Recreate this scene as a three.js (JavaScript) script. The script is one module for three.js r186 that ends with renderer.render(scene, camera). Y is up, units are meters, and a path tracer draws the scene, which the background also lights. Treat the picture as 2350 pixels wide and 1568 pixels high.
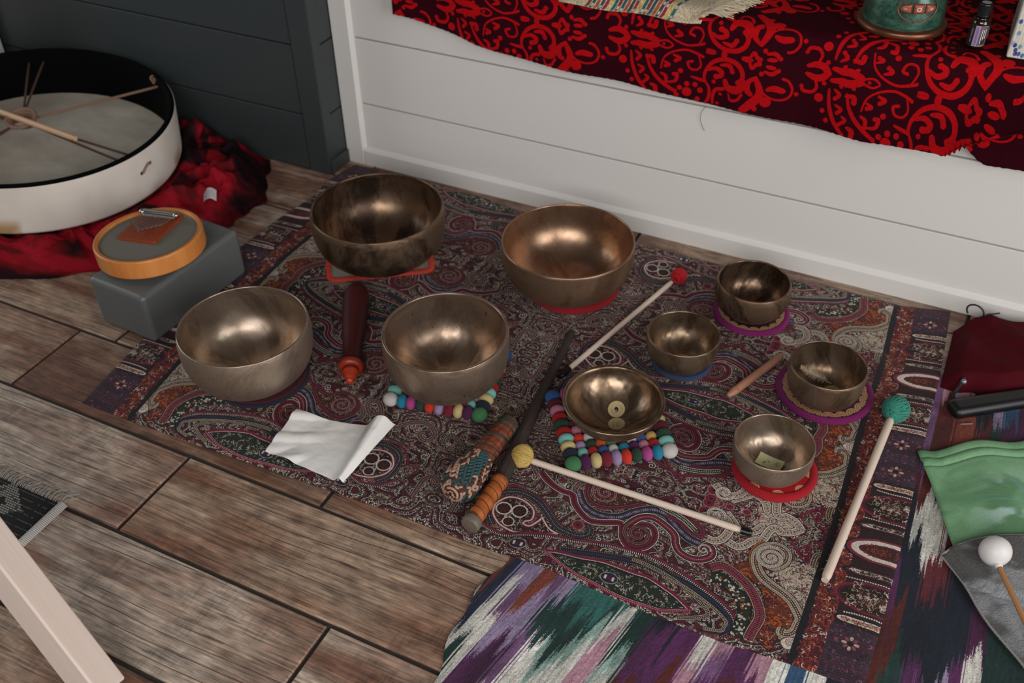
import * as THREE from 'three';
import { RoundedBoxGeometry } from 'three/addons/geometries/RoundedBoxGeometry.js';
import { mergeGeometries } from 'three/addons/utils/BufferGeometryUtils.js';
import { RectAreaLightUniformsLib } from 'three/addons/lights/RectAreaLightUniformsLib.js';

// ---------------------------------------------------------------- camera, sky, light, exposure
const scene = new THREE.Scene();
const camera = new THREE.PerspectiveCamera(2 * Math.atan(784 / 2295.1) * 180 / Math.PI, 2350 / 1568, 0.05, 50);
camera.position.set(0, 1, 0);
camera.rotation.order = 'YXZ';
camera.rotation.set(-39.910 * Math.PI / 180, 26.687 * Math.PI / 180, -1.0055 * Math.PI / 180);
camera.focus = 1.22;
camera.userData.fStop = 5.6;
const renderer = new THREE.WebGLRenderer({ antialias: true });
renderer.toneMapping = THREE.LinearToneMapping;
renderer.toneMappingExposure = 0.83;
renderer.shadowMap.enabled = true;
RectAreaLightUniformsLib.init();
scene.background = new THREE.Color(0.75, 0.85, 1.0);
scene.backgroundIntensity = 1.0;
// windows: a wide one behind the camera, a tall one in the right wall, a small one in the left wall
const WINDOWS = [
  { wall: 'front', at: 1.25, a0: -0.55, a1: 1.5, y0: 0.85, y1: 2.2, light: 7.0, tint: new THREE.Color(1.0, 0.975, 0.96) },
  { wall: 'right', at: 1.75, a0: -0.9, a1: 0.5, y0: 0.12, y1: 2.05, light: 6.0, tint: new THREE.Color(1.0, 0.975, 0.96) },
  { wall: 'left', at: -2.9, a0: -1.15, a1: -0.1, y0: 0.1, y1: 1.9, light: 2.6, tint: new THREE.Color(0.95, 0.98, 1.0) },
];
for (const W of WINDOWS) {
  const l = new THREE.RectAreaLight(W.tint, W.light, W.a1 - W.a0 - 0.1, W.y1 - W.y0 - 0.1), m = (W.a0 + W.a1) / 2, y = (W.y0 + W.y1) / 2;
  l.name = 'window_daylight';
  if (W.wall === 'front') { l.position.set(m, y, W.at - 0.02); l.lookAt(m, y, W.at - 2); } else { const s = Math.sign(W.at); l.position.set(W.at - s * 0.02, y, m); l.lookAt(W.at - s * 2, y, m); }
  l.castShadow = true; scene.add(l);
}

// ---------------------------------------------------------------- helpers
function rng(seed) {
  let a = seed >>> 0;
  return () => { a = (a + 0x6d2b79f5) >>> 0; let t = Math.imul(a ^ (a >>> 15), 1 | a); t = (t + Math.imul(t ^ (t >>> 7), 61 | t)) ^ t; return ((t ^ (t >>> 14)) >>> 0) / 4294967296; };
}
function hash2(x, y, s) { let h = Math.imul(x, 374761393) + Math.imul(y, 668265263) + Math.imul(s, 974711); h = Math.imul(h ^ (h >>> 13), 1274126177); return ((h ^ (h >>> 16)) >>> 0) / 4294967296; }
function vnoise(x, y, s = 1) {
  const ix = Math.floor(x), iy = Math.floor(y), fx = x - ix, fy = y - iy, u = fx * fx * (3 - 2 * fx), v = fy * fy * (3 - 2 * fy);
  const a = hash2(ix, iy, s), b = hash2(ix + 1, iy, s), c = hash2(ix, iy + 1, s), d = hash2(ix + 1, iy + 1, s);
  return a + (b - a) * u + (c - a) * v + (a - b - c + d) * u * v;
}
function fbm(x, y, s = 1, o = 4) { let t = 0, a = 0.5, n = 0; for (let i = 0; i < o; i++) { t += a * vnoise(x, y, s + i * 17); n += a; a *= 0.5; x *= 2.03; y *= 2.03; } return t / n; }
const clamp = (x, a = 0, b = 1) => Math.min(b, Math.max(a, x));
const sstep = (a, b, x) => { const t = clamp((x - a) / (b - a)); return t * t * (3 - 2 * t); };
const lerp = (a, b, t) => a + (b - a) * t;
function rgb(h) { return [1, 3, 5].map((i) => parseInt(h.slice(i, i + 2), 16)); }
const mix3 = (a, b, t) => [0, 1, 2].map((i) => lerp(a[i], b[i], t));
function interp(tab, x) { if (x <= tab[0][0]) return tab[0][1]; for (let i = 1; i < tab.length; i++) if (x <= tab[i][0]) return lerp(tab[i - 1][1], tab[i][1], (x - tab[i - 1][0]) / (tab[i][0] - tab[i - 1][0])); return tab[tab.length - 1][1]; }
function texOf(canvas, { srgb = true, wrapS = THREE.RepeatWrapping, wrapT = THREE.RepeatWrapping } = {}) {
  const t = new THREE.CanvasTexture(canvas);
  if (srgb) t.colorSpace = THREE.SRGBColorSpace;
  t.wrapS = wrapS; t.wrapT = wrapT; t.magFilter = THREE.LinearFilter; t.anisotropy = 8;
  return t;
}
function drawTex(w, h, draw, opt) { const c = document.createElement('canvas'); c.width = w; c.height = h; draw(c.getContext('2d'), w, h); return texOf(c, opt); }
function pixTex(w, h, f, opt) {
  return drawTex(w, h, (g) => {
    const im = g.createImageData(w, h), d = im.data;
    for (let y = 0, i = 0; y < h; y++) for (let x = 0; x < w; x++, i += 4) { const c = f(x / w, y / h, x, y); d[i] = c[0]; d[i + 1] = c[1]; d[i + 2] = c[2]; d[i + 3] = 255; }
    g.putImageData(im, 0, 0);
  }, opt);
}
function grain(g, w, h, amount, seed, cell = 1) {              // weave: every thread a little lighter or darker
  const im = g.getImageData(0, 0, w, h), d = im.data;
  for (let y = 0, i = 0; y < h; y++) for (let x = 0; x < w; x++, i += 4) { const k = 1 + amount * (hash2((x / cell) | 0, (y / cell) | 0, seed) - 0.5) * 2; d[i] *= k; d[i + 1] *= k; d[i + 2] *= k; }
  g.putImageData(im, 0, 0);
}
const std = (color, roughness = 0.8, extra = {}) => new THREE.MeshStandardMaterial({ color, roughness, ...extra });
const phy = (color, roughness = 0.8, extra = {}) => new THREE.MeshPhysicalMaterial({ color, roughness, ...extra });

const used = new Map();
function numbered(name) { const n = used.get(name) || 0; used.set(name, n + 1); return n ? name + '_' + String(n).padStart(3, '0') : name; }
const V = (x, y, z) => new THREE.Vector3(x, y, z);
function thing(name, label, category, pos = [0, 0, 0], group) {
  const o = new THREE.Group(); o.name = numbered(name); o.position.set(...pos);
  o.userData = { label, category }; if (group) o.userData.group = group;
  scene.add(o); return o;
}
function shade(m) { m.castShadow = true; m.receiveShadow = true; return m; }
function solid(name, geo, mat, label, category, group) {       // a thing that is one mesh
  const m = shade(new THREE.Mesh(geo, mat)); m.name = numbered(name); m.userData = { label, category }; if (group) m.userData.group = group;
  scene.add(m); return m;
}
function struct(name, geo, mat, parent) {
  const m = shade(new THREE.Mesh(geo, mat)); m.name = parent ? name : numbered(name);
  if (!parent) m.userData.kind = 'structure';
  (parent || scene).add(m); return m;
}
// a part whose geometry is given in world coordinates
function part(parent, name, geo, mat, label, kind) {
  const m = shade(new THREE.Mesh(geo, mat)); m.name = name;
  if (label) m.userData.label = label; if (kind) m.userData.kind = kind;
  let p = parent; const off = V(0, 0, 0);
  while (p && p !== scene) { off.add(p.position); p = p.parent; }
  if (off.lengthSq() > 0) geo.translate(-off.x, -off.y, -off.z);
  parent.add(m); return m;
}
function box(x0, x1, y0, y1, z0, z1, c = 0) {
  const g = c ? new RoundedBoxGeometry(x1 - x0, y1 - y0, z1 - z0, 1, c) : new THREE.BoxGeometry(x1 - x0, y1 - y0, z1 - z0);
  return g.translate((x0 + x1) / 2, (y0 + y1) / 2, (z0 + z1) / 2);
}
// slab with a chamfered upper edge along y, uv = share of the piece
function plateXZ(x0, x1, y0, y1, z0, z1, c) {
  const p = [], uv = [], idx = [];
  const ring = (y, e) => { for (const [x, z] of [[x0 + e, z0 + e], [x1 - e, z0 + e], [x1 - e, z1 - e], [x0 + e, z1 - e]]) { p.push(x, y, z); uv.push((x - x0) / (x1 - x0), (z - z0) / (z1 - z0)); } };
  ring(y0, 0); ring(y1 - c, 0); ring(y1 - c, 0); ring(y1, c); ring(y1, c);
  for (const [a, b] of [[0, 4], [8, 12]]) for (let i = 0; i < 4; i++) { const j = (i + 1) % 4; idx.push(a + i, b + i, a + j, a + j, b + i, b + j); }
  idx.push(16, 18, 17, 16, 19, 18);
  const g = new THREE.BufferGeometry();
  g.setAttribute('position', new THREE.Float32BufferAttribute(p, 3)); g.setAttribute('uv', new THREE.Float32BufferAttribute(uv, 2)); g.setIndex(idx);
  const n = g.toNonIndexed(); n.computeVertexNormals(); return n;
}
// cloth: f(u, v) -> [x, y, z] of the upper face; the under face lies th below it along the normal
function sheet(nx, ny, f, th = 0.002, uvf = (u, v) => [u, v]) {
  const P = [], N = [], p = [], uv = [], idx = [], W = nx + 1;
  for (let j = 0; j <= ny; j++) for (let i = 0; i <= nx; i++) P.push(V(...f(i / nx, j / ny)));
  const at = (i, j) => P[clamp(j, 0, ny) * W + clamp(i, 0, nx)];
  for (let j = 0; j <= ny; j++) for (let i = 0; i <= nx; i++) {
    const a = at(i + 1, j).clone().sub(at(i - 1, j)), b = at(i, j + 1).clone().sub(at(i, j - 1));
    N.push(a.cross(b).normalize());
  }
  const add = (v, i, j) => { p.push(v.x, v.y, v.z); uv.push(...uvf(i / nx, j / ny)); };
  for (let j = 0; j <= ny; j++) for (let i = 0; i <= nx; i++) add(P[j * W + i], i, j);
  const M = P.length;
  for (let j = 0; j <= ny; j++) for (let i = 0; i <= nx; i++) add(P[j * W + i].clone().addScaledVector(N[j * W + i], -th), i, j);
  for (let j = 0; j < ny; j++) for (let i = 0; i < nx; i++) {
    const a = j * W + i, b = a + 1, c = a + W, d = c + 1;
    idx.push(a, b, d, a, d, c, M + a, M + d, M + b, M + a, M + c, M + d);
  }
  const edge = (k, l) => idx.push(k, M + k, l, l, M + k, M + l);
  for (let i = 0; i < nx; i++) { edge(i, i + 1); edge(ny * W + i + 1, ny * W + i); }
  for (let j = 0; j < ny; j++) { edge((j + 1) * W, j * W); edge(j * W + nx, (j + 1) * W + nx); }
  const g = new THREE.BufferGeometry();
  g.setAttribute('position', new THREE.Float32BufferAttribute(p, 3)); g.setAttribute('uv', new THREE.Float32BufferAttribute(uv, 2)); g.setIndex(idx);
  g.computeVertexNormals(); return g;
}
// round bar along a curve, radius r(t)
function bar(points, r, radial = 14, n = 24, flat = 1) {
  const curve = points.length > 2 ? new THREE.CatmullRomCurve3(points.map((p) => V(...p))) : new THREE.LineCurve3(V(...points[0]), V(...points[1]));
  const rad = typeof r === 'function' ? r : () => r, fr = curve.computeFrenetFrames(n, false);
  const p = [], uv = [], idx = [];
  for (let i = 0; i <= n; i++) {
    const c = curve.getPointAt(i / n), R = rad(i / n);
    for (let k = 0; k <= radial; k++) {
      const a = k / radial * Math.PI * 2, q = c.clone().addScaledVector(fr.normals[i], Math.cos(a) * R).addScaledVector(fr.binormals[i], Math.sin(a) * R * flat);
      p.push(q.x, q.y, q.z); uv.push(k / radial, i / n);
    }
  }
  const W = radial + 1;
  for (let i = 0; i < n; i++) for (let k = 0; k < radial; k++) { const a = i * W + k; idx.push(a, a + 1, a + W, a + 1, a + W + 1, a + W); }
  for (const [i, s] of [[0, 1], [n, 0]]) {
    const c = curve.getPointAt(i / n), base = p.length / 3; p.push(c.x, c.y, c.z); uv.push(0.5, i / n);
    for (let k = 0; k <= radial; k++) { const o = (i * W + k) * 3; p.push(p[o], p[o + 1], p[o + 2]); uv.push(k / radial, i / n); }
    for (let k = 0; k < radial; k++) s ? idx.push(base, base + 2 + k, base + 1 + k) : idx.push(base, base + 1 + k, base + 2 + k);
  }
  const g = new THREE.BufferGeometry();
  g.setAttribute('position', new THREE.Float32BufferAttribute(p, 3)); g.setAttribute('uv', new THREE.Float32BufferAttribute(uv, 2)); g.setIndex(idx);
  g.computeVertexNormals(); return g;
}
const lathe = (prof, seg = 64) => new THREE.LatheGeometry(prof.map(([r, y]) => new THREE.Vector2(Math.max(r, 0.00001), y)), seg);
// lathe whose axis runs from a to b; profile [radius, metres along]
function turned(a, b, prof, seg = 28) {
  const A = V(...a), d = V(...b).sub(A).normalize();
  const g = lathe(prof, seg);
  g.applyQuaternion(new THREE.Quaternion().setFromUnitVectors(V(0, 1, 0), d)); g.translate(A.x, A.y, A.z); return g;
}
function along(a, b, t) { return [lerp(a[0], b[0], t), lerp(a[1], b[1], t), lerp(a[2], b[2], t)]; }
const dist = (a, b) => Math.hypot(a[0] - b[0], a[1] - b[1], a[2] - b[2]);
const RUG = {
 cenA: [271,159,255,157,237,147,215,132,193,122,175,123,165,135,168,151,182,160,197,158,205,147,199,134,186,132,183,142],
 cenB: [112,138,100,153,83,164,67,164,53,153,53,139,63,134,72,142,69,148],
 cenC: [29,35,29,52,28,68,20,78,8,73,9,64,15,65],
 cenD: [156,149,169,164,166,175,154,173,144,160,149,153,156,159],
 scalA: [34,143,35,154,26,158,13,153,3,144,12,141],
 scalB: [5,213,0,230,9,242,26,243,40,232,43,218],
 roseCream: [144,73,141,64,134,53,125,54,126,59,132,63,132,72,127,82,116,90,103,93,90,90,82,81,78,70,82,55,95,43,108,39,122,38,139,42,172,55],
 roseInner: [172,55,159,59,149,67,144,73],
 roseBand: [89,37,78,50,74,68,76,88,86,99,101,104,117,102,134,93,150,80,167,66,184,63,198,65,207,72,207,80,202,86],
 roseOuter: [61,83,67,96,74,103,86,111,104,111,123,107,138,100,150,88,163,77,180,67],
 longLine: [64,50,79,35,92,31,106,30,120,35,139,42,163,50,188,55,212,63,236,71,261,75,286,79,310,77,333,72,352,66,375,58,393,50,407,39,412,30,414,21,407,6],
 navyBand: [185,33,220,45,255,56,291,64,314,62,339,59,364,53,385,45,401,36,405,25,406,18,397,7],
 lensTop: [166,24,186,30,211,35,241,43,278,45,297,47,317,43,338,36,360,24],
 lensBot: [166,24,181,17,197,12,216,8,243,6,263,4,288,4,312,7,330,10,360,24],
 lens2: [271,63,297,63,325,58,350,49,372,36,379,26,364,15,348,8],
 lens3: [313,56,339,54,367,45,388,36,401,27,401,18,399,12,380,7],
 sBand: [111,150,123,140,135,132,150,127,165,126,174,112,187,101,202,95,218,100,238,109,245,98,249,88,259,80,272,82,282,93,285,108,279,120,269,122,260,116,260,105,267,102,269,108],
 sBand2: [247,108,252,120,260,131,273,137,291,132,306,123,312,110,320,101,334,97,348,101,357,111,355,121,349,125,345,120],
 purpleBand: [170,135,182,118,198,110,215,110,234,118,249,135,267,149,286,150,296,143,309,134,325,126,339,124],
 pod: [196,171,184,165,177,153,178,139,187,126,200,122,215,124,237,137,253,151,267,167,287,181,290,149,305,145,318,138,330,133,337,135,339,143,331,152,310,161,289,170,272,172,253,167,234,161,215,174,196,171],
 podIn: [276,159,297,156,314,150,327,142],
 white1: [344,136,355,136,363,145,366,163,358,176,347,179,338,175,327,167],
 white2: [369,142,381,139,390,145,396,155,407,162,410,174,413,184,419,188,426,183],
 white3: [378,164,388,166,397,174,402,184,413,188,424,184,438,189,448,200],
 white4: [354,187,365,177,375,167,380,163],
 whiteFan: [395,219,408,205,424,205,435,211,447,202,444,191,422,176,404,174,394,184,388,184,396,201],
 hook: [427,138,429,145,424,146,420,138,423,128,433,128,441,140,439,154,426,160,413,152,407,138,411,121,421,107,436,98,450,92,462,84,472,72,478,62,477,54,476,43,470,36,463,36,463,43],
 hookOrange: [411,161,402,148,401,131,407,115,415,105],
 orange: [388,106,407,99,423,89,432,76,437,60,438,41,436,23,443,14,456,8,460,16,461,31,462,45,471,43,474,58,469,75,457,88,442,95,428,104,414,112,402,123,392,117],
 arc: [362,94,373,103,387,100,403,92,417,80,429,63,435,46,432,26,431,13],
 flower: [366,81,378,84,393,76,406,68,415,56,418,41,418,25,417,10],
 star1: [440,227,468,246,467,226,461,212,448,219],
 star2: [440,175,459,152,467,152,461,177,451,165],
 starEdge: [446,251,465,252,477,245,476,226,481,214,491,205,483,191,483,172,473,164,472,145],
 whiteArea: [437,132,451,145,474,144,483,172,481,126,483,95,489,58,482,54,468,88,447,102],
 creamRose: [465,26,471,33,480,34,488,29,482,20,473,16,467,20],
 eyes: [131,21,255,23],
 roses: [91,69,112,73,105,51,190,81,330,194,329,179,331,219],
};
const SCROLL = {
 hook1: [6.7, [93,40,93,56,103,73,120,82,138,81,150,72,153,60,147,51]],
 cres: [11.4, [126,49,132,39,144,38,152,44,154,54]],
 in1: [7.2, [97,60,109,65,119,61,118,55,111,52]],
 lf1: [6.5, [117,72,130,74,136,66]],
 st1: [4.6, [93,42,102,30,102,13,96,2]],
 st2: [4.6, [72,44,84,42,94,41]],
 fl1: [8.0, [174,66,163,56,163,43,169,38]],
 fl2: [11.8, [174,64,182,47,181,35,170,21,159,9]],
 td1: [3.8, [181,54,190,42,204,36,218,37,227,44,229,56,222,67,214,70]],
 lf2: [8.7, [193,50,203,53,216,51]],
 fn1: [5.3, [110,7,109,20,113,31,124,35]],
 fn2: [4.6, [116,10,120,9]],
 fn3: [4.6, [119,26,123,25]],
 cr2: [4.2, [134,29,139,20,149,23,155,33]],
 sm1: [5.7, [-30,67,-26,45,-15,23,2,7]],
 sm2: [5.3, [-22,69,-14,63,-19,56]],
 sm3: [4.9, [-17,47,-7,43,-12,36]],
 sm4: [4.9, [-4,33,2,29,-5,21]],
 sm5: [6.8, [7,20,15,17,16,9]],
 sn1: [5.7, [-3,67,3,50,15,35,32,23,48,16]],
 sn2: [6.8, [-4,64,7,65,9,58]],
 sn3: [5.3, [23,42,31,38,32,28]],
 sn4: [5.3, [35,29,47,33,49,44,44,44]],
 ar1: [3.8, [22,50,26,68,40,80,60,86,77,83,87,79]],
 ar2: [5.3, [41,75,51,71,45,66]],
 ar3: [4.9, [27,62,35,58,29,55]],
 ar4: [3.8, [80,80,85,66,80,57,69,57,64,66,71,69]],
 sp1: [9.9, [-29,81,-15,83,-4,82,13,87]],
 sp2: [5.7, [-15,78,-13,74]],
 sp3: [5.7, [2,79,6,76]],
 lens: [3.0, [13,88,24,95,39,91,29,84,13,88]],
 jl: [9.5, [-66,84,-54,80,-43,82,-35,91]],
 jt: [4.9, [-54,79,-49,66,-55,57,-67,57,-71,64]],
 fr1: [5.7, [149,89,160,89,168,96]],
 fr2: [4.9, [160,89,161,98]],
 fr3: [5.3, [160,87,165,79,171,85]],
 lf3: [6.5, [92,88,106,89]],
 b5: [5.7, [185,77,196,75,205,81]],
 b6: [6.5, [187,85,200,84]],
};
const SCROLL_DOTS = {
 d0: [7.6,[67,18]],
 d1: [4.4,[66,31]],
 d2: [4.2,[79,32]],
 d3: [4.8,[88,24]],
 d4: [4.2,[85,9]],
 d5: [4.2,[51,10]],
 d6: [4.2,[55,23]],
 d7: [4.2,[54,51]],
 d8: [6.7,[-43,51]],
 d9: [3.8,[-34,33]],
 d10: [3.8,[-26,20]],
 d11: [4.8,[120,89]],
 d12: [4.2,[175,87]],
 d13: [3.8,[181,73]],
 d14: [3.4,[108,43]],
 d15: [4.2,[178,16]],
 d16: [8.6,[193,30]],
 d17: [3.4,[-39,74]],
 d18: [3.4,[-76,49]],
 d19: [2.7,[24,90]],
 d20: [4.9,[207,109]],
};

// ---------------------------------------------------------------- textures
const pathOf = (a, closed) => {                       // smooth path through flat [x, y, x, y ...]
  const p = new Path2D(), n = a.length / 2, P = (i) => { const k = closed ? (i + n) % n : clamp(i, 0, n - 1); return [a[k * 2], a[k * 2 + 1]]; };
  p.moveTo(...P(0));
  for (let i = 0; i < (closed ? n : n - 1); i++) {
    const [p0, p1, p2, p3] = [P(i - 1), P(i), P(i + 1), P(i + 2)];
    p.bezierCurveTo(p1[0] + (p2[0] - p0[0]) / 6, p1[1] + (p2[1] - p0[1]) / 6, p2[0] - (p3[0] - p1[0]) / 6, p2[1] - (p3[1] - p1[1]) / 6, p2[0], p2[1]);
  }
  if (closed) p.closePath();
  return p;
};
const INK = { black: '#0d0b0c', dark: '#19120f', cream: '#e2d5c4', tan: '#b39c82', wine: '#591524', magenta: '#861b3e', pink: '#b0626a', rust: '#a5481c', orange: '#c4581a', navy: '#1c1b30', violet: '#4b3450', green: '#1c2a1d', sage: '#8e9482', brown: '#4a2716' };
const CELL = { w: 565, h: 371, m: 198 };               // millimetres; mirrored about t = m, then again by the repeat
function stroke(g, p, w, c, dash) { g.setLineDash(dash || []); g.lineWidth = w; g.strokeStyle = c; g.stroke(p); g.setLineDash([]); }
function curls(g, r, n, x0, x1, y0, y1, cols, size = 1, inside) {
  for (let i = 0; i < n; i++) {
    const x = lerp(x0, x1, r()), y = lerp(y0, y1, r()); if (inside && !inside(x, y)) continue;
    const R = (0.7 + r() * 1.5) * size, a = r() * 6.28, s = 1.2 + r() * 3;
    g.beginPath(); g.arc(x, y, R, a, a + s); g.lineWidth = (0.45 + r() * 0.5) * Math.sqrt(size); g.strokeStyle = cols[(r() * cols.length) | 0]; g.stroke();
    if (r() < 0.25) { g.beginPath(); g.moveTo(x + Math.cos(a) * R, y + Math.sin(a) * R); g.quadraticCurveTo(x + Math.cos(a) * R * 2.2, y + Math.sin(a) * R * 2.2, x + Math.cos(a + 0.9) * R * 2.8, y + Math.sin(a + 0.9) * R * 2.8); g.stroke(); }
  }
}
function spiral(g, cx, cy, R, turns, a0, bands) {
  const pts = []; const n = Math.ceil(turns * 12);
  for (let i = 0; i <= n; i++) { const t = i / n, a = a0 + t * turns * 6.283, r = R * (1 - t * 0.93); pts.push(cx + r * Math.cos(a), cy + r * Math.sin(a)); }
  const p = pathOf(pts); for (const [w, c, d] of bands) stroke(g, p, w, c, d);
}
function floret(g, x, y, R, cols) {
  g.beginPath(); g.arc(x, y, R, 0, 7); g.fillStyle = cols[0]; g.fill(); g.lineWidth = R * 0.22; g.strokeStyle = cols[1]; g.stroke();
  for (let k = 0; k < 7; k++) { const a = k * 0.898; g.beginPath(); g.ellipse(x + Math.cos(a) * R * 0.58, y + Math.sin(a) * R * 0.58, R * 0.26, R * 0.16, a, 0, 7); g.fillStyle = cols[2]; g.fill(); }
  g.beginPath(); g.arc(x, y, R * 0.25, 0, 7); g.fillStyle = cols[3]; g.fill();
}
function buta(g, x, y, s, a, c) {                      // small paisley drop with a curled tip
  g.save(); g.translate(x, y); g.rotate(a);
  const drop = (k) => { g.beginPath(); g.moveTo(0, -s * k); g.bezierCurveTo(s * 0.95 * k, -s * k, s * 0.95 * k, s * 0.4 * k, s * 0.35 * k, s * 1.05 * k); g.bezierCurveTo(s * 0.1 * k, s * 1.5 * k, s * 0.75 * k, s * 1.75 * k, s * 0.8 * k, s * 1.3 * k); g.bezierCurveTo(s * 0.6 * k, s * 2.1 * k, -s * 0.5 * k, s * 1.8 * k, -s * 0.45 * k, s * 0.9 * k); g.bezierCurveTo(-s * 0.5 * k, s * 0.4 * k, -s * 0.95 * k, -s * k, 0, -s * k); };
  const L = [[1.16, INK.black], [1.05, c[0]], [0.88, INK.black], [0.76, c[1]], [0.5, c[2]], [0.28, c[3]]];
  for (const [k, q] of L) { drop(k); g.fillStyle = q; g.fill(); }
  drop(0.96); g.lineWidth = s * 0.1; g.strokeStyle = c[2]; g.setLineDash([0.9, 1.1]); g.stroke(); drop(0.64); g.strokeStyle = c[0]; g.stroke(); g.setLineDash([]); g.restore();
}
function band(g, a, w, edge, core, dots, line) {
  const p = pathOf(a);
  stroke(g, p, w + 2.2, INK.black); stroke(g, p, w + 0.9, edge); stroke(g, p, w - 1.4, INK.black); stroke(g, p, w - 2.6, core);
  if (dots) stroke(g, p, w * 0.34, dots, [1.1, 1.3]);
  if (line) stroke(g, p, 0.7, line);
}
function paisleyCell(g, r) {
  const P = {}; for (const k in RUG) P[k] = pathOf(RUG[k]);
  const C = INK;
  // ground of small curls
  g.fillStyle = C.dark; g.fillRect(0, -2, CELL.w, CELL.m + 4);
  for (let i = 0; i < 260; i++) { g.beginPath(); g.ellipse(r() * 440, r() * CELL.m, 4 + r() * 12, 2 + r() * 5, r() * 3, 0, 7); g.fillStyle = [C.green, C.wine, C.black, C.brown, C.navy][(r() * 5) | 0]; g.globalAlpha = 0.6; g.fill(); } g.globalAlpha = 1;
  curls(g, r, 4200, 0, 480, -2, CELL.m + 2, [C.cream, C.cream, C.tan, C.wine, C.magenta, C.pink, C.sage, C.green, C.tan]);
  curls(g, r, 2200, 330, 485, 70, CELL.m + 2, [C.cream, C.cream, C.cream, C.magenta, C.wine, C.pink, C.violet, C.rust], 1.15);
  for (let i = 0; i < 26; i++) spiral(g, r() * 330, 60 + r() * 140, 4 + r() * 6, 1.6 + r(), r() * 6, [[2.6, C.black], [1.6, i % 3 ? C.wine : C.cream], [0.5, C.cream, [0.8, 1]]]);
  // flowing rows of lines and teeth, following a slow field
  const gw = 1220, gh = 506, ground2 = document.createElement('canvas'); ground2.width = gw; ground2.height = gh;
  { const q = ground2.getContext('2d'), im = q.createImageData(gw, gh), d = im.data, col = ['wine', 'black', 'cream', 'black', 'dark', 'tan', 'dark', 'wine', 'green', 'black', 'pink', 'navy'].map((n) => rgb(C[n]));
    const phi = (X, Y) => 4.2 * fbm(X / 74 + 3, Y / 52 + 7, 71, 2) + 0.5 * fbm(X / 17, Y / 13, 74, 2);
    for (let y = 0, i = 0; y < gh; y++) for (let x = 0; x < gw; x++, i += 4) {
      const X = x / gw * 488, Y = y / gh * 202, f = phi(X, Y), e = 0.7, gx = phi(X + e, Y) - f, gy = phi(X, Y + e) - f, L = Math.hypot(gx, gy) + 1e-4, along2 = (-X * gy + Y * gx) / L, m = ((f * 2.3) % 1 + 1) % 1;
      let c; if (m < 0.13) c = col[0]; else if (m < 0.18) c = col[1]; else if (m < 0.33) c = (Math.sin(along2 * 2.1) > -0.25 ? col[2] : col[1]); else if (m < 0.39) c = col[9]; else if (m < 0.58) c = vnoise(X * 0.9, Y * 0.9, 5) > 0.62 ? col[2] : vnoise(X * 0.5, Y * 0.5, 9) > 0.55 ? col[7] : col[4]; else if (m < 0.63) c = col[5]; else if (m < 0.8) c = vnoise(X * 1.1, Y * 1.1, 15) > 0.6 ? col[5] : vnoise(X * 0.3, Y * 0.3, 19) > 0.5 ? col[8] : col[11]; else if (m < 0.86) c = Math.sin(along2 * 3.2) > 0 ? col[10] : col[9]; else if (m < 0.94) c = col[7]; else c = col[9];
      d[i] = c[0]; d[i + 1] = c[1]; d[i + 2] = c[2]; d[i + 3] = 255; }
    q.putImageData(im, 0, 0); }
  g.drawImage(ground2, 0, -2, 488, 202);
  curls(g, r, 600, 0, 485, -2, CELL.m + 2, [C.cream, C.dark, C.wine, C.black, C.tan]);
  curls(g, r, 700, 330, 485, 70, CELL.m + 2, [C.cream, C.cream, C.magenta, C.pink, C.rust], 1.15);
  const spots = [], PAL = [[C.cream, C.wine, C.tan, C.dark], [C.tan, C.green, C.cream, C.wine], [C.pink, C.dark, C.cream, C.magenta], [C.cream, C.brown, C.pink, C.dark], [C.magenta, C.dark, C.tan, C.wine], [C.cream, C.navy, C.pink, C.cream]];
  for (let i = 0; i < 5200 && spots.length < 75; i++) { const x = r() * 485, y = r() * 206 - 4, s = 2.6 + r() * r() * 5; if (spots.every((q) => Math.hypot(q[0] - x, q[1] - y) > (q[2] + s) * 1.32)) spots.push([x, y, s]); }
  for (const [x, y, s] of spots) { const a = 6.283 * vnoise(x / 70, y / 60, 44) * 1.5 + r() * 0.5; buta(g, x, y, s, a, PAL[(r() * PAL.length) | 0]); spiral(g, x + Math.cos(a) * s * 1.9, y + Math.sin(a) * s * 1.9, s * 0.75, 1.25, a, [[s * 0.42, C.black], [s * 0.22, C.cream]]); }
  // larger curls in the middle field
  for (let i = 0; i < 70; i++) spiral(g, r() * 340, 50 + r() * 150, 3 + r() * 5, 1.3 + r() * 0.6, r() * 6, [[2.2, C.black], [1.3, [C.cream, C.tan, C.pink, C.wine][i % 4]]]);
  for (const k of ['cenA', 'cenB', 'cenC', 'cenD']) { const p = P[k]; stroke(g, p, 9.5, C.black); stroke(g, p, 8.2, C.cream); stroke(g, p, 6.8, C.wine); stroke(g, p, 5.6, C.black); stroke(g, p, 4.4, C.tan, [1.1, 1.1]); stroke(g, p, 2.6, C.wine); stroke(g, p, 1, C.cream, [1, 1]); }
  for (const k of ['scalA', 'scalB']) { const p = P[k]; stroke(g, p, 10, C.black); stroke(g, p, 8.6, C.tan, [1.2, 0.8]); stroke(g, p, 6.5, C.dark); stroke(g, p, 4.2, C.cream, [1.1, 0.9]); stroke(g, p, 1.8, C.brown); }
  // pale scrolls near the right border
  g.fillStyle = '#b9a994'; g.fill(pathOf(RUG.whiteArea, true)); g.fill(pathOf(RUG.whiteFan, true));
  g.save(); g.clip(pathOf(RUG.whiteArea, true)); curls(g, r, 1300, 430, 495, 45, 180, [C.wine, C.dark, C.magenta, C.green, C.cream, C.cream, C.brown]); g.restore();
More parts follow.
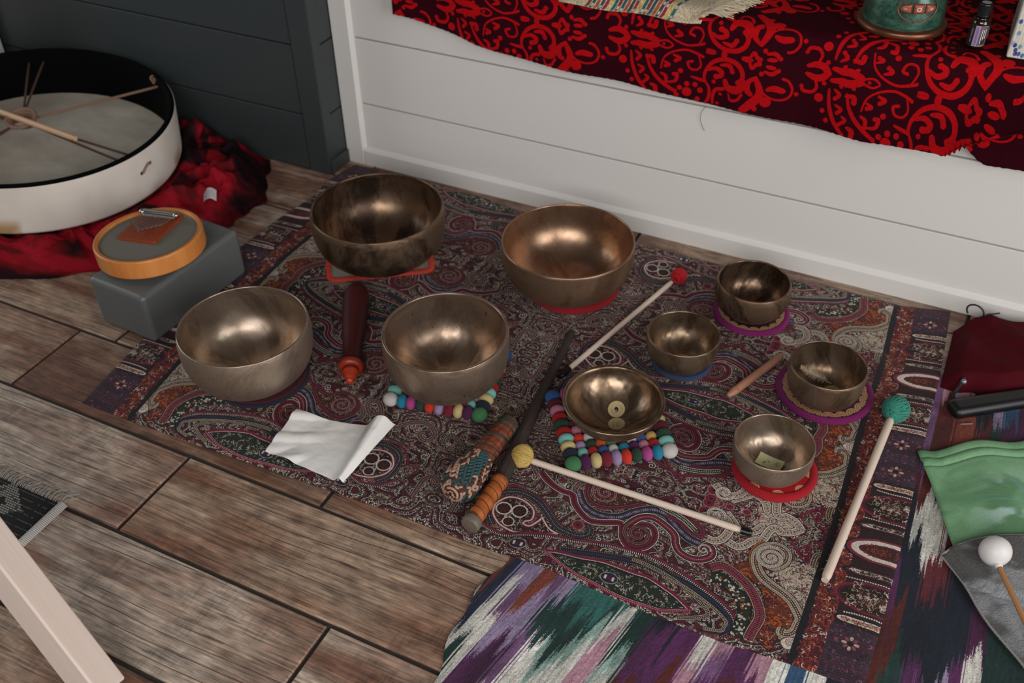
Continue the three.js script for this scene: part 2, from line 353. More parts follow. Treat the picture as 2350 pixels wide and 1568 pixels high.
  g.save(); g.clip(pathOf(RUG.whiteFan, true)); curls(g, r, 420, 380, 455, 165, 225, [C.wine, C.rust, C.pink, C.cream, C.cream, C.violet]); g.restore();
  // deep bands
  band(g, RUG.purpleBand, 13, C.sage, C.navy, '#8a7d9a'); stroke(g, P.purpleBand, 7, C.violet, [1.5, 1.5]); stroke(g, P.purpleBand, 3, '#b3a6b4', [1, 2]);
  g.fillStyle = C.brown; g.fill(pathOf(RUG.pod, true)); g.save(); g.clip(pathOf(RUG.pod, true)); curls(g, r, 1100, 170, 345, 115, 180, [C.cream, C.wine, C.green, C.tan, C.magenta]);
  stroke(g, P.pod, 12, C.black); stroke(g, P.pod, 10, C.wine); stroke(g, P.pod, 8, C.tan, [0.8, 0.9]); stroke(g, P.pod, 6.5, C.wine); g.restore();
  stroke(g, P.pod, 3.2, C.black); stroke(g, P.pod, 2.2, C.magenta);
  spiral(g, 203, 149, 20, 2.3, 1.5, [[5.5, C.black], [4.4, C.wine], [3.2, C.cream, [1, 1]], [1.3, C.magenta]]);
  band(g, RUG.podIn, 7, C.cream, C.green, C.cream);
  band(g, RUG.sBand, 10, C.cream, C.magenta, C.pink); stroke(g, P.sBand, 3.6, C.wine); stroke(g, P.sBand, 1.2, C.dark, [1.2, 1.2]);
  band(g, RUG.sBand2, 11, C.cream, C.wine, C.pink); stroke(g, P.sBand2, 3, C.magenta); stroke(g, P.sBand2, 1, C.cream, [0.8, 1.4]);
  spiral(g, 264, 103, 19, 2.1, 2.5, [[6.5, C.black], [5.4, C.wine], [3.6, C.tan, [1, 1]], [1.6, C.wine]]);
  spiral(g, 346, 117, 9, 1.5, 0, [[3.4, C.black], [2.4, C.cream], [1, C.wine, [1, 1]]]);
  // paisley with the three roses
  stroke(g, P.roseOuter, 3.6, C.black); stroke(g, P.roseOuter, 2.4, C.magenta);
  stroke(g, P.roseBand, 13, C.black); stroke(g, P.roseBand, 11, C.cream, [0.9, 1.5]); stroke(g, P.roseBand, 9, C.dark); stroke(g, P.roseBand, 7, '#6d5a66', [1, 1.2]); stroke(g, P.roseBand, 4.6, C.navy); stroke(g, P.roseBand, 1.4, C.cream, [0.7, 1.3]);
  g.fillStyle = C.dark; g.fill(pathOf(RUG.roseCream, true)); g.save(); g.clip(pathOf(RUG.roseCream, true)); curls(g, r, 620, 76, 175, 36, 92, [C.cream, C.wine, C.wine, C.tan, C.magenta, C.cream]); g.restore();
  stroke(g, P.roseCream, 5.4, C.magenta); stroke(g, P.roseCream, 3.4, C.wine); stroke(g, P.roseCream, 2.4, C.cream); stroke(g, P.roseInner, 3, C.wine); stroke(g, P.roseInner, 2.2, C.cream);
  for (let i = 0; i < RUG.roses.length; i += 2) { const R = i < 4 ? 10 : 7.5; floret(g, RUG.roses[i], RUG.roses[i + 1], R, i < 6 ? [C.dark, C.cream, C.wine, C.brown] : [C.wine, C.pink, C.magenta, C.dark]); }
  // long lines along the front
  stroke(g, P.navyBand, 13, C.black); stroke(g, P.navyBand, 11, C.tan, [1, 1.4]); stroke(g, P.navyBand, 8.5, C.navy); stroke(g, P.navyBand, 3, '#3a3a52', [1.2, 1.2]);
  g.save(); g.translate(0, -3.4); stroke(g, P.longLine, 4.4, C.black); stroke(g, P.longLine, 3.6, C.cream, [1.1, 1.4]); g.restore();
  stroke(g, P.longLine, 4, C.black); stroke(g, P.longLine, 2.8, C.magenta);
  band(g, RUG.lens2, 4.5, C.tan, C.dark, C.cream); band(g, RUG.lens3, 3.4, C.tan, C.dark, C.cream);
  const lens = new Path2D(); lens.addPath(P.lensTop); const lensFill = pathOf([...RUG.lensTop, ...RUG.lensBot.slice(0, -2).reduce((o, _, i, A) => (i % 2 ? o : [A[i], A[i + 1], ...o]), [])], true);
  g.fillStyle = C.green; g.fill(lensFill); g.save(); g.clip(lensFill); curls(g, r, 900, 165, 362, 0, 50, [C.cream, C.cream, C.green, C.wine, C.black, C.tan, C.sage]);
  stroke(g, P.lensTop, 10, C.black); stroke(g, P.lensBot, 8, C.black); stroke(g, P.lensTop, 8, C.navy); stroke(g, P.lensTop, 6, C.cream); stroke(g, P.lensBot, 5, C.cream); g.restore();
  stroke(g, P.lensTop, 4, C.magenta); stroke(g, P.lensBot, 4, C.magenta); stroke(g, P.lensTop, 1.4, C.wine, [1, 1]); stroke(g, P.lensBot, 1.2, C.cream, [0.8, 1.4]);
  for (let i = 0; i < RUG.eyes.length; i += 2) { const [x, y] = [RUG.eyes[i], RUG.eyes[i + 1]]; g.beginPath(); g.ellipse(x, y, 11, 8, 0.2, 0, 7); g.fillStyle = '#1f1f46'; g.fill(); g.lineWidth = 1; g.strokeStyle = C.tan; g.stroke(); for (const k of [-5, 5]) { g.fillStyle = C.cream; g.fillRect(x + k - 1.6, y - 3, 3.2, 6); } g.beginPath(); g.arc(x, y, 3, 0, 7); g.fillStyle = C.wine; g.fill(); }
  // white dotted scrolls
  for (const k of ['white4', 'white3', 'white2', 'white1']) { const a = P[k]; stroke(g, a, 13, C.dark); stroke(g, a, 11.4, C.cream); stroke(g, a, 8, C.wine); stroke(g, a, 7, '#bcae9b'); stroke(g, a, 1.5, C.dark, [1.3, 2.4]); stroke(g, a, 4.6, C.wine, [0.7, 4]); }
  spiral(g, 343, 177, 13, 1.6, 0, [[5, C.dark], [4, C.cream], [1, C.wine, [1, 1.5]]]);
  for (let i = 0; i < 5; i++) floret(g, 345 + i * 11, 208 - (i % 2) * 9, 5.5, [C.magenta, C.pink, C.wine, C.dark]);
  // orange ground, arc, white flowers
  g.fillStyle = '#6e2f12'; g.fill(pathOf(RUG.orange, true)); g.save(); g.clip(pathOf(RUG.orange, true));
  for (let i = 0; i < 70; i++) { const x = 388 + r() * 90, y = r() * 110; spiral(g, x, y, 4 + r() * 5, 1.2, r() * 6, [[3.4, C.dark], [2.3, r() < 0.75 ? C.orange : C.wine]]); }
  curls(g, r, 800, 385, 480, 0, 115, [C.orange, C.rust, C.dark, C.brown, C.rust, C.pink, C.cream]); g.restore();
  stroke(g, pathOf(RUG.orange, true), 1.2, C.dark);
  band(g, RUG.flower, 15, C.dark, C.green, null); g.save(); g.setLineDash([]); for (let i = 0; i < 110; i++) { const t = r() * (RUG.flower.length / 2 - 1.01), k = (t | 0) * 2, f = t - (t | 0); const x = lerp(RUG.flower[k], RUG.flower[k + 2], f) + (r() - 0.5) * 13, y = lerp(RUG.flower[k + 1], RUG.flower[k + 3], f) + (r() - 0.5) * 13; g.beginPath(); g.ellipse(x, y, 1 + r() * 1.8, 0.8 + r(), r() * 3, 0, 7); g.fillStyle = ['#cfc5b6', '#cfc5b6', C.green, '#23302a', C.rust, '#d8cfc2'][(r() * 6) | 0]; g.fill(); } g.restore();
  band(g, RUG.arc, 12, C.tan, C.wine, null); stroke(g, P.arc, 7, C.magenta); stroke(g, P.arc, 5, C.wine, [1.4, 1]); stroke(g, P.arc, 1.2, C.dark); stroke(g, P.arc, 10.4, C.pink, [0.6, 2]);
  // big cream hook
  stroke(g, P.hookOrange, 5, C.dark); stroke(g, P.hookOrange, 3.6, C.orange); stroke(g, P.hookOrange, 1, C.brown, [1, 2]);
  stroke(g, P.hook, 14, C.dark); stroke(g, P.hook, 12.4, '#a8a38c'); stroke(g, P.hook, 9, C.wine, [1.1, 1.6]); stroke(g, P.hook, 7.4, '#b9ac96'); stroke(g, P.hook, 4.2, C.brown); stroke(g, P.hook, 1.6, C.cream, [1.2, 1.4]);
  spiral(g, 424, 139, 18, 2.4, 1.2, [[6.2, C.dark], [5, C.cream], [3.6, C.wine, [1.1, 1.3]], [2.2, '#b9ac96']]);
  for (const k of ['star1', 'star2']) { const p = pathOf(RUG[k], true); g.fillStyle = C.wine; g.fill(p); g.save(); g.clip(p); curls(g, r, 420, 430, 480, 140, 255, [C.dark, C.cream, C.brown, C.magenta]); g.restore(); stroke(g, p, 2.6, C.dark); stroke(g, p, 1.8, C.magenta); }
  stroke(g, P.starEdge, 9, C.dark); stroke(g, P.starEdge, 7.5, '#a39c84'); stroke(g, P.starEdge, 4.5, C.brown); stroke(g, P.starEdge, 1.6, C.cream, [1, 1.4]);
  const rose = pathOf(RUG.creamRose, true); g.fillStyle = C.cream; g.fill(rose); stroke(g, rose, 1, C.wine); spiral(g, 475, 26, 6, 1.6, 0, [[2, C.wine], [1, C.cream]]);
  // dark line, foliage strip, finger border at the end
  g.fillStyle = '#121218'; g.fillRect(478, -2, 9, CELL.m + 4);
  g.fillStyle = C.wine; g.fillRect(487, -2, 28, CELL.m + 4); curls(g, r, 900, 487, 517, -2, CELL.m + 2, [C.orange, C.rust, C.dark, C.dark, C.cream, C.brown, C.magenta, C.rust], 1.3);
  g.fillStyle = '#2b1318'; g.fillRect(513, -2, 54, CELL.m + 4);
  g.fillStyle = '#3d2838'; g.fillRect(511, -2, 56, 76);
  for (let y = 2; y < 60; y += 3.3) { g.fillStyle = [C.wine, '#4a3348', C.dark][(y | 0) % 3]; g.globalAlpha = 0.55; g.fillRect(512, y, 55, 1.2); } g.globalAlpha = 1;
  curls(g, r, 190, 510, 566, 0, 78, ['#5c4658', C.dark, C.wine, C.pink, '#5c4658']);
  for (let k = 0; k < 8; k++) { const a = k * 0.785; g.beginPath(); g.ellipse(537 + Math.cos(a) * 7, 52 + Math.sin(a) * 7, 3.1, 2, a, 0, 7); g.fillStyle = k % 2 ? '#8a4a50' : '#cdb0a0'; g.fill(); } g.beginPath(); g.arc(537, 52, 3, 0, 7); g.fillStyle = C.dark; g.fill();
  const finger = (y, h, x0, cols, mid, ins) => { for (let i = 0; i < cols.length; i++) { const e = (ins ? ins[i] : i * 0.16) * h; g.beginPath(); g.moveTo(575, y - h / 2 + e); g.lineTo(x0 + h * 0.7 + e * 1.4, y - h / 2 + e); g.quadraticCurveTo(x0 + e * 1.6, y - h * 0.3 + e * 0.5, x0 + e * 1.6, y); g.quadraticCurveTo(x0 + e * 1.6, y + h * 0.3 - e * 0.5, x0 + h * 0.7 + e * 1.4, y + h / 2 - e); g.lineTo(575, y + h / 2 - e); g.closePath(); g.fillStyle = cols[i]; g.fill(); }
    curls(g, r, h * 6, x0 + h * 0.6, 566, y - h * 0.18, y + h * 0.18, mid, 0.8); };
  finger(84, 13, 511, [C.dark, C.cream, '#c7a391'], [C.rust, C.wine, C.dark]);
  stroke(g, pathOf([520, 93, 540, 95, 575, 94]), 2.2, C.cream, [2, 0.8]);
  finger(122, 46, 503, ['#7c2038', '#4a1622', '#20100f', '#1a0d0d'], [C.tan, C.cream, C.wine, C.dark, C.brown], [0, 0.05, 0.1, 0.14]);
  curls(g, r, 160, 520, 566, 104, 140, [C.cream, C.tan, C.wine, C.brown], 1.5);
  stroke(g, pathOf([512, 146, 540, 147, 575, 147]), 2, C.cream, [2, 1]);
  finger(159, 15, 505, [C.dark, C.wine, C.cream, '#cbbfae', C.dark], [C.sage, C.cream, C.dark]);
  finger(198, 44, 499, [C.dark, '#84233c', C.cream, '#5a1d26', '#43171c'], [C.wine, C.dark, C.rust, C.brown], [0, 0.05, 0.12, 0.25, 0.31]);
}
const rugCanvas = document.createElement('canvas'); rugCanvas.width = 1980; rugCanvas.height = 1300;
{
  const W = rugCanvas.width, H = rugCanvas.height, g = rugCanvas.getContext('2d'), k = W / CELL.w;
  g.lineCap = 'butt'; g.lineJoin = 'round';
  for (const flip of [0, 1]) {
    g.save(); g.beginPath(); g.rect(0, flip ? 0 : H - CELL.m * k, W, flip ? H - CELL.m * k : CELL.m * k); g.clip();
    if (flip) { g.translate(0, H - 2 * CELL.m * k); g.scale(k, k); } else { g.translate(0, H); g.scale(k, -k); }
    paisleyCell(g, rng(11)); g.restore();
  }
  grain(g, W, H, 0.26, 5, 2);
}
const rugTex = texOf(rugCanvas, { wrapS: THREE.MirroredRepeatWrapping, wrapT: THREE.MirroredRepeatWrapping });

// red velvet scrolls: one repeat, 312 x 90 mm, mirrored upwards
function scrollDraw(base, motif, fuzz) {
  return (g, W, H) => {
    g.fillStyle = base; g.fillRect(0, 0, W, H);
    const k = W / 312; g.lineCap = 'round'; g.lineJoin = 'round';
    for (const dx of [-312, 0, 312]) {
      g.save(); g.translate(0, H); g.scale(k, -k * (H / 90) / k * 1); g.translate(dx + 60, 0);
      g.fillStyle = motif;
      for (const key in SCROLL) {                       // brush strokes: thin at the start, fullest before the rounded end
        const [w, a] = SCROLL[key], n = a.length / 2, P = (i) => { const q = clamp(i, 0, n - 1); return [a[q * 2], a[q * 2 + 1]]; };
        for (let i = 0; i < n - 1; i++) for (let q = 0; q <= 16; q++) {
          const t = q / 16, T = (i + t) / (n - 1), [p0, p1, p2, p3] = [P(i - 1), P(i), P(i + 1), P(i + 2)];
          const cr = (k) => 0.5 * (2 * p1[k] + (p2[k] - p0[k]) * t + (2 * p0[k] - 5 * p1[k] + 4 * p2[k] - p3[k]) * t * t + (3 * p1[k] - p0[k] - 3 * p2[k] + p3[k]) * t * t * t);
          const R = w * 0.5 * (n === 2 ? 0.9 * Math.sin(Math.PI * (0.12 + 0.76 * T)) + 0.1 : w < 4.2 ? 0.75 + 0.45 * T : 0.42 + 0.75 * Math.sin(Math.PI * (0.08 + 0.68 * T)));
          g.beginPath(); g.arc(cr(0), cr(1), R, 0, 7); g.fill();
        }
        if (w < 8 && n > 2) { g.beginPath(); g.arc(a[a.length - 2], a[a.length - 1], w * 0.62, 0, 7); g.fill(); }
      }
      for (const key in SCROLL_DOTS) { const [r, [x, y]] = SCROLL_DOTS[key]; g.beginPath(); g.arc(x, y, r, 0, 7); g.fillStyle = motif; g.fill(); }
      g.restore();
    }
    grain(g, W, H, fuzz, 8, 2);
  };
}
const scrollTex = drawTex(2048, 592, scrollDraw('#2c030c', '#b00c12', 0.34), { wrapT: THREE.MirroredRepeatWrapping });
const scrollBump = drawTex(2048, 592, scrollDraw('#202020', '#b0b0b0', 0.3), { srgb: false, wrapT: THREE.MirroredRepeatWrapping });

// ikat blanket, 0.95 x 0.95 m: narrow dyed strips running front to back
const IKAT = { x0: -0.38, x1: 0.57, z0: -1.27, z1: -0.32 };
const IC = { rust: '#7a3a2c', navy: '#1e2a40', lav: '#8c7b98', white: '#c9c6bc', plum: '#3f1a38', teal: '#2a5650', deep: '#16302c', sage: '#7f9a90', purple: '#4c2148', blue: '#2c4a66', night: '#131a26', brown: '#4e1c16', pink: '#9c7480', maroon: '#5a2028', mauve: '#6a4a6c' };
const IKAT_COLS = [
  [-0.38, [[-0.6, 'rust'], [-0.5, 'brown']]], [-0.36, [[-0.66, 'rust'], [-0.64, 'navy'], [-0.2, 'white']]], [-0.345, [[-0.62, 'navy'], [-0.53, 'white'], [-0.47, 'deep'], [-0.2, 'white']]],
  [-0.332, [[-0.64, 'lav'], [-0.54, 'white'], [-0.49, 'deep'], [-0.2, 'white']]], [-0.318, [[-0.63, 'lav'], [-0.58, 'mauve'], [-0.2, 'white']]], [-0.302, [[-0.62, 'rust'], [-0.55, 'lav'], [-0.2, 'purple']]],
  [-0.288, [[-0.65, 'mauve'], [-0.57, 'lav'], [-0.48, 'plum'], [-0.2, 'white']]], [-0.272, [[-0.64, 'lav'], [-0.59, 'deep'], [-0.5, 'mauve'], [-0.2, 'white']]], [-0.255, [[-0.645, 'teal'], [-0.585, 'deep'], [-0.2, 'white']]],
  [-0.235, [[-0.65, 'teal'], [-0.59, 'deep'], [-0.56, 'sage'], [-0.2, 'white']]], [-0.215, [[-0.64, 'teal'], [-0.62, 'deep'], [-0.58, 'sage'], [-0.2, 'white']]], [-0.192, [[-0.67, 'teal'], [-0.62, 'white'], [-0.2, 'pink']]],
  [-0.172, [[-0.6, 'deep'], [-0.56, 'sage'], [-0.2, 'white']]], [-0.15, [[-0.66, 'night'], [-0.58, 'purple'], [-0.2, 'brown']]], [-0.12, [[-0.6, 'purple'], [-0.2, 'brown']]], [-0.098, [[-0.64, 'white'], [-0.59, 'pink'], [-0.2, 'purple']]],
  [-0.082, [[-0.66, 'pink'], [-0.62, 'mauve'], [-0.2, 'purple']]], [-0.055, [[-0.62, 'purple'], [-0.2, 'brown']]], [-0.035, [[-0.64, 'pink'], [-0.2, 'purple']]], [-0.018, [[-0.64, 'white'], [-0.6, 'blue'], [-0.2, 'night']]],
  [0.002, [[-0.61, 'blue'], [-0.2, 'night']]], [0.018, [[-0.62, 'white'], [-0.2, 'night']]], [0.045, [[-0.7, 'night'], [-0.2, 'night']]],
  [0.07, [[-1.18, 'mauve'], [-1.02, 'mauve'], [-0.99, 'brown'], [-0.87, 'night'], [-0.78, 'purple'], [-0.2, 'brown']]], [0.085, [[-1.22, 'pink'], [-1.0, 'brown'], [-0.94, 'white'], [-0.84, 'night'], [-0.74, 'brown'], [-0.2, 'deep']]],
  [0.1, [[-1.2, 'lav'], [-1.02, 'brown'], [-0.9, 'white'], [-0.76, 'night'], [-0.2, 'deep']]], [0.113, [[-1.23, 'pink'], [-1.04, 'rust'], [-0.93, 'white'], [-0.86, 'maroon'], [-0.78, 'night'], [-0.2, 'purple']]],
  [0.128, [[-1.23, 'night'], [-1.05, 'rust'], [-0.9, 'maroon'], [-0.76, 'night'], [-0.66, 'mauve'], [-0.2, 'plum']]], [0.145, [[-1.2, 'night'], [-1.09, 'brown'], [-0.76, 'night'], [-0.64, 'lav'], [-0.2, 'purple']]],
  [0.16, [[-1.19, 'lav'], [-1.08, 'deep'], [-0.78, 'night'], [-0.7, 'purple'], [-0.2, 'pink']]], [0.175, [[-1.18, 'blue'], [-1.12, 'plum'], [-0.78, 'plum'], [-0.62, 'white'], [-0.2, 'deep']]], [0.195, [[-1.15, 'plum'], [-1.09, 'mauve'], [-0.75, 'deep'], [-0.62, 'white'], [-0.2, 'teal']]],
  [0.212, [[-1.16, 'pink'], [-1.06, 'white'], [-0.7, 'deep'], [-0.2, 'teal']]], [0.25, [[-1.1, 'teal'], [-0.8, 'plum'], [-0.2, 'white']]], [0.35, [[-1.0, 'rust'], [-0.7, 'navy'], [-0.2, 'lav']]], [0.5, [[-0.9, 'teal'], [-0.2, 'white']]],
];
const ikatTex = drawTex(1400, 1400, (g, W, H) => {
  const im = g.createImageData(W, H), d = im.data, r = rng(21), cols = IKAT_COLS.map(([x, s]) => [x, s.map(([z, c]) => [z, rgb(IC[c])])]);
  for (let px = 0; px < W; px++) {
    const strip = Math.floor(px / 3), fine = px;
    const x = lerp(IKAT.x0, IKAT.x1, px / W), xj = x + (hash2(strip, 3, 4) - 0.5) * 0.009;
    let k = 0; for (let i = 0; i < cols.length; i++) if (Math.abs(cols[i][0] - xj) < Math.abs(cols[k][0] - xj)) k = i;
    const segs = cols[k][1];
    for (let py = 0; py < H; py++) {
      const z = lerp(IKAT.z0, IKAT.z1, py / H), zz = z + (hash2(strip, 7, 9) - 0.5) * 0.022 + (vnoise(px / 14, 3, 6) - 0.5) * 0.075 + (vnoise(px / 50, 8, 16) - 0.5) * 0.04 + (hash2(fine, 5, 2) - 0.5) * 0.014 + (hash2(px, py, 6) - 0.5) * 0.014;
      let c = segs[segs.length - 1][1]; for (const [e, cc] of segs) if (zz < e) { c = cc; break; }
      const v = 0.72 + 0.3 * fbm(px / 46, py / 90, 31, 3) * 1.6 + (hash2(px, py, 12) - 0.5) * 0.42 * (0.4 + vnoise(px / 3, py / 6, 3)) + (vnoise(px / 2.2, py / 22, 8) - 0.5) * 0.25;
      const o = (py * W + px) * 4; for (let q = 0; q < 3; q++) d[o + q] = clamp(c[q] * v + (hash2(px, py, 40 + q) - 0.5) * 14, 0, 255); d[o + 3] = 255;
    }
  }
  g.putImageData(im, 0, 0);
}, { wrapS: THREE.ClampToEdgeWrapping, wrapT: THREE.ClampToEdgeWrapping });

// wood-look floor tiles: four prints
const plankTex = [0, 1, 2, 3].map((n) => pixTex(1024, 264, (u, v) => {
  const s = 100 + n * 37, x = u * 0.557, y = v * 0.14;
  const warp = fbm(x * 2.5, y * 7, s, 2) * 0.03 + fbm(x * 12, y * 30, s + 9, 2) * 0.0035;
  const broad = fbm(x * 7, y * 26, s + 1, 3), streak = fbm(x * 14, (y + warp * 0.5) * 420, s + 2, 3), fibre = vnoise(x * 70, y * 1500, s + 3);
  const ring = Math.abs(((y + warp) * 62) % 1 - 0.5) * 2, crack = sstep(0.9, 0.99, ring) * sstep(0.5, 0.66, fbm(x * 8, y * 22, s + 4, 2));
  const saw = sstep(0.55, 0.85, vnoise(x * 420, y * 60, s + 5)) * sstep(0.5, 0.72, fbm(x * 14, y * 26, s + 6, 2)), mott = fbm(x * 60, y * 110, s + 12, 3);
  const grey = n % 2 ? 0.52 : 0.3;
  let c = mix3([124, 90, 73], [172, 154, 137], clamp((broad - grey) * 2.4 + 0.25));
  const k = 0.5 + 0.52 * streak + 0.3 * (fibre - 0.5) - 0.08 * saw + 0.4 * mott + 0.1 * (hash2(u * 1024, v * 264, s) - 0.5);
  c = c.map((q) => q * k); c = mix3(c, [52, 29, 22], crack * 0.7);
  const kx = (u - 0.2 - n * 0.17) * 4, ky = (v - 0.3 - 0.13 * n) * 7, kd = Math.hypot(kx, ky);
  return mix3(c, [60, 38, 28], 0.5 * sstep(0.16, 0.05, kd));
}));
const plankBump = pixTex(1024, 264, (u, v) => { const x = u * 0.557, y = v * 0.14, q = 255 * clamp(fbm(x * 14, y * 380, 7, 3) * 0.8 + 0.2 * vnoise(x * 200, y * 900, 5)); return [q, q, q]; }, { srgb: false });
const groutMat = std('#2b2521', 0.95);
const plankMats = [];
for (let n = 0; n < 4; n++) for (const tint of [0xffffff, 0xe9ddd2, 0xd8cec4]) plankMats.push(std(tint, 0.52, { map: plankTex[n], bumpMap: plankBump, bumpScale: 0.0006 }));

// patinas of the bowls: [base, stain, share of stain, grain]
function patina(seed, base, stain, share, spots) {
  return pixTex(1024, 512, (u, v) => {
    const a = u * Math.PI * 2, X = Math.cos(a) * 2.2, Y = Math.sin(a) * 2.2 + v * 4;
    const m = fbm(X * 1.3 + v * 3, Y * 1.3, seed, 4), f = fbm(X * 9, Y * 9 + v * 20, seed + 3, 3);
    let c = mix3(rgb(base), rgb(stain), sstep(1 - share - 0.12, 1 - share + 0.14, m * 0.75 + f * 0.25));
    const sp = vnoise(u * 210, v * 120, seed + 8), sp2 = fbm(u * 30, v * 22, seed + 5, 3);
    c = mix3(c, [34, 26, 20], spots * sstep(0.93, 0.98, sp) * sstep(0.5, 0.62, sp2));
    const k = 0.94 + 0.12 * vnoise(u * 500, v * 260, seed + 9);
    return c.map((q) => q * k);
  });
}
const patinas = { dark: patina(3, '#826a55', '#4e3e33', 0.46, 0.5), warm: patina(9, '#a0826a', '#896a53', 0.4, 0.2), pale: patina(15, '#a89685', '#907c6a', 0.42, 0.35), spotted: patina(22, '#a38e7c', '#8b7664', 0.4, 1), brown: patina(31, '#8f7a65', '#6c5845', 0.45, 0.6) };
const roughPatina = pixTex(512, 512, (u, v) => { const q = 255 * clamp((0.7 + 0.4 * (fbm(u * 14, v * 12, 4, 4) - 0.5)) * lerp(1, 1.4, sstep(0.49, 0.53, v))); return [q, q, q]; }, { srgb: false });   // matt outside, polished inside
const hammer = pixTex(512, 256, (u, v) => { const q = 255 * fbm(u * 26, v * 13, 14, 2); return [q, q, q]; }, { srgb: false });

const tieDye = (cols, seed, sc) => pixTex(768, 768, (u, v) => {
  const wx = fbm(u * sc, v * sc, seed, 4), wy = fbm(u * sc + 5, v * sc + 9, seed + 2, 4);
  const m = fbm(u * sc + wx * 2.2, v * sc + wy * 2.2, seed + 4, 4), t = clamp((m - 0.28) / 0.44) * (cols.length - 1.001), i = t | 0, f = t - i;
  const k = 0.9 + 0.2 * vnoise(u * 380, v * 380, seed + 6);
  return mix3(rgb(cols[i]), rgb(cols[i + 1]), f).map((q) => q * k);
});
const redDye = tieDye(['#0c0408', '#200309', '#4e050b', '#740712', '#920b20'], 41, 8);
const greenDye = pixTex(768, 768, (u, v) => {
  const m = fbm(u * 5 + fbm(u * 4, v * 4, 53, 3) * 2, v * 5, 52, 4), a = Math.atan2(v - 0.48, u - 0.4), d = Math.hypot(u - 0.4, v - 0.48), ray = fbm(Math.cos(a) * 5 + 9, Math.sin(a) * 5 + d * 3, 57, 3);
  let c = mix3(rgb('#557f59'), rgb('#76a277'), sstep(0.3, 0.7, m)); c = mix3(c, rgb('#6f97a0'), 0.6 * sstep(0.5, 0.62, ray) * sstep(0.34, 0.08, d)); c = mix3(c, rgb('#c3d4d6'), 0.75 * sstep(0.55, 0.7, fbm(u * 7, v * 7, 59, 3)) * sstep(0.36, 0.1, d));
  const k = 0.93 + 0.14 * vnoise(u * 380, v * 380, 6); return c.map((q) => q * k);
});
const fuzzBump = pixTex(512, 512, (u, v, x, y) => { const q = 255 * (0.5 * hash2(x, y, 3) + 0.5 * vnoise(x / 3, y / 3, 4)); return [q, q, q]; }, { srgb: false });
const weaveBump = pixTex(512, 512, (u, v, x, y) => { const q = 127 + 60 * Math.sin(x * 1.57) * (((y >> 2) & 1) ? 1 : -1) + 60 * hash2(x >> 1, y >> 1, 5); return [q, q, q]; }, { srgb: false });
const paleWood = (a, b, seed) => pixTex(512, 512, (u, v) => { const w = fbm(u * 3, v * 1.2, seed, 3) * 0.5, s = fbm(u * 26 + w * 6, v * 2.2, seed + 1, 3), f = vnoise(u * 240, v * 9, seed + 2); return mix3(rgb(a), rgb(b), clamp(s * 0.8 + f * 0.3)); });
const dowelTex = paleWood('#c9b3a0', '#dac8b8', 61), beamTex = paleWood('#d6c1b2', '#e0cec2', 63), redWoodTex = paleWood('#8e4630', '#b56a4a', 65), orangeWoodTex = paleWood('#8f4718', '#b0622a', 67), ringWoodTex = paleWood('#b8692c', '#d08a4a', 68), barkTex = paleWood('#451a0c', '#8c4526', 69), darkBarkTex = paleWood('#221a17', '#3a2c26', 71), pestleTex = paleWood('#865540', '#bb8a6c', 75), gripTex = paleWood('#4a100c', '#741c14', 77), kalimbaTex = paleWood('#7a2f14', '#98431c', 73);

// ---------------------------------------------------------------- the setting
const X0 = -2.9, X1 = 1.75, Z0 = -2.0, Z1 = 1.25, YC = 2.4;
// floor: dark grout bed, wood-look tiles laid on it
const floor = struct('floor', box(X0 - 0.1, X1 + 0.1, -0.06, -0.0035, Z0 - 0.1, Z1 + 0.1), groutMat);
{
  const r = rng(5), rowZ = -0.803, pitch = 0.144, L = 0.557, gap = 0.0055;
  const joint = { '-5': -1.02, '-4': -0.88, '-3': -1.176, '-2': -0.98, '-1': -1.103, 0: -1.1735, 1: -0.831, 2: -0.503, 3: -0.713, 4: -0.9 };
  const kinds = { '0:0': 1, '0:1': 5, '1:0': 0, '1:1': 7, '2:0': 0, '2:1': 6, '-1:0': 1, '-1:1': 4 };
  for (let row = -5; row <= 4; row++) for (let k = -2; k <= 3; k++) {
    const a = joint[row] + (k - 1) * L, b = a + L; if (b < -2.2 || a > 0.5) continue;
    const z0 = rowZ + row * pitch + gap / 2, z1 = z0 + pitch - gap;
    const g = plateXZ(a + gap / 2, b - gap / 2, -0.0035, 0, z0, z1, 0.0014);
    const flip = r() < 0.5, uv = g.attributes.uv; if (flip) for (let i = 0; i < uv.count; i++) uv.setXY(i, 1 - uv.getX(i), 1 - uv.getY(i));
    const q = (r() * plankMats.length) | 0;
    struct('wood_plank', g, plankMats[kinds[row + ':' + k] ?? q], floor);
  }
}
const greyPaint = std('#323738', 0.42, { bumpMap: fuzzBump, bumpScale: 0.0002 });
const whitePaint = std('#d2cec8', 0.5);
const roomPaint = std('#5c5650', 0.85);
// dark shiplap wall that steps forward beside the bench
const wallBack = struct('wall_back', box(X0, -1.0885, 0, YC, -1.7, -1.385), greyPaint);
for (let i = 0; i < 17; i++) {
  const y0 = i ? 0.1195 + (i - 1) * 0.1378 : 0.0, y1 = Math.min(0.1165 + i * 0.1378, YC);
  if (y0 < 1.2) struct('wall_plank', box(X0, -1.1295, y0, y1, -1.3862, -1.376, 0.0012), greyPaint, wallBack);
  if (y0 < 1.2) struct('return_plank', box(-1.0895, -1.0815, y0, y1, -1.437, -1.3965, 0.0008), greyPaint, wallBack);
}
struct('corner_trim', box(-1.127, -1.08, 0.0, YC, -1.3985, -1.373, 0.0022), greyPaint, wallBack);
struct('baseboard_return', box(-1.0805, -1.0755, 0, 0.028, -1.436, -1.378, 0.0015), greyPaint, wallBack);
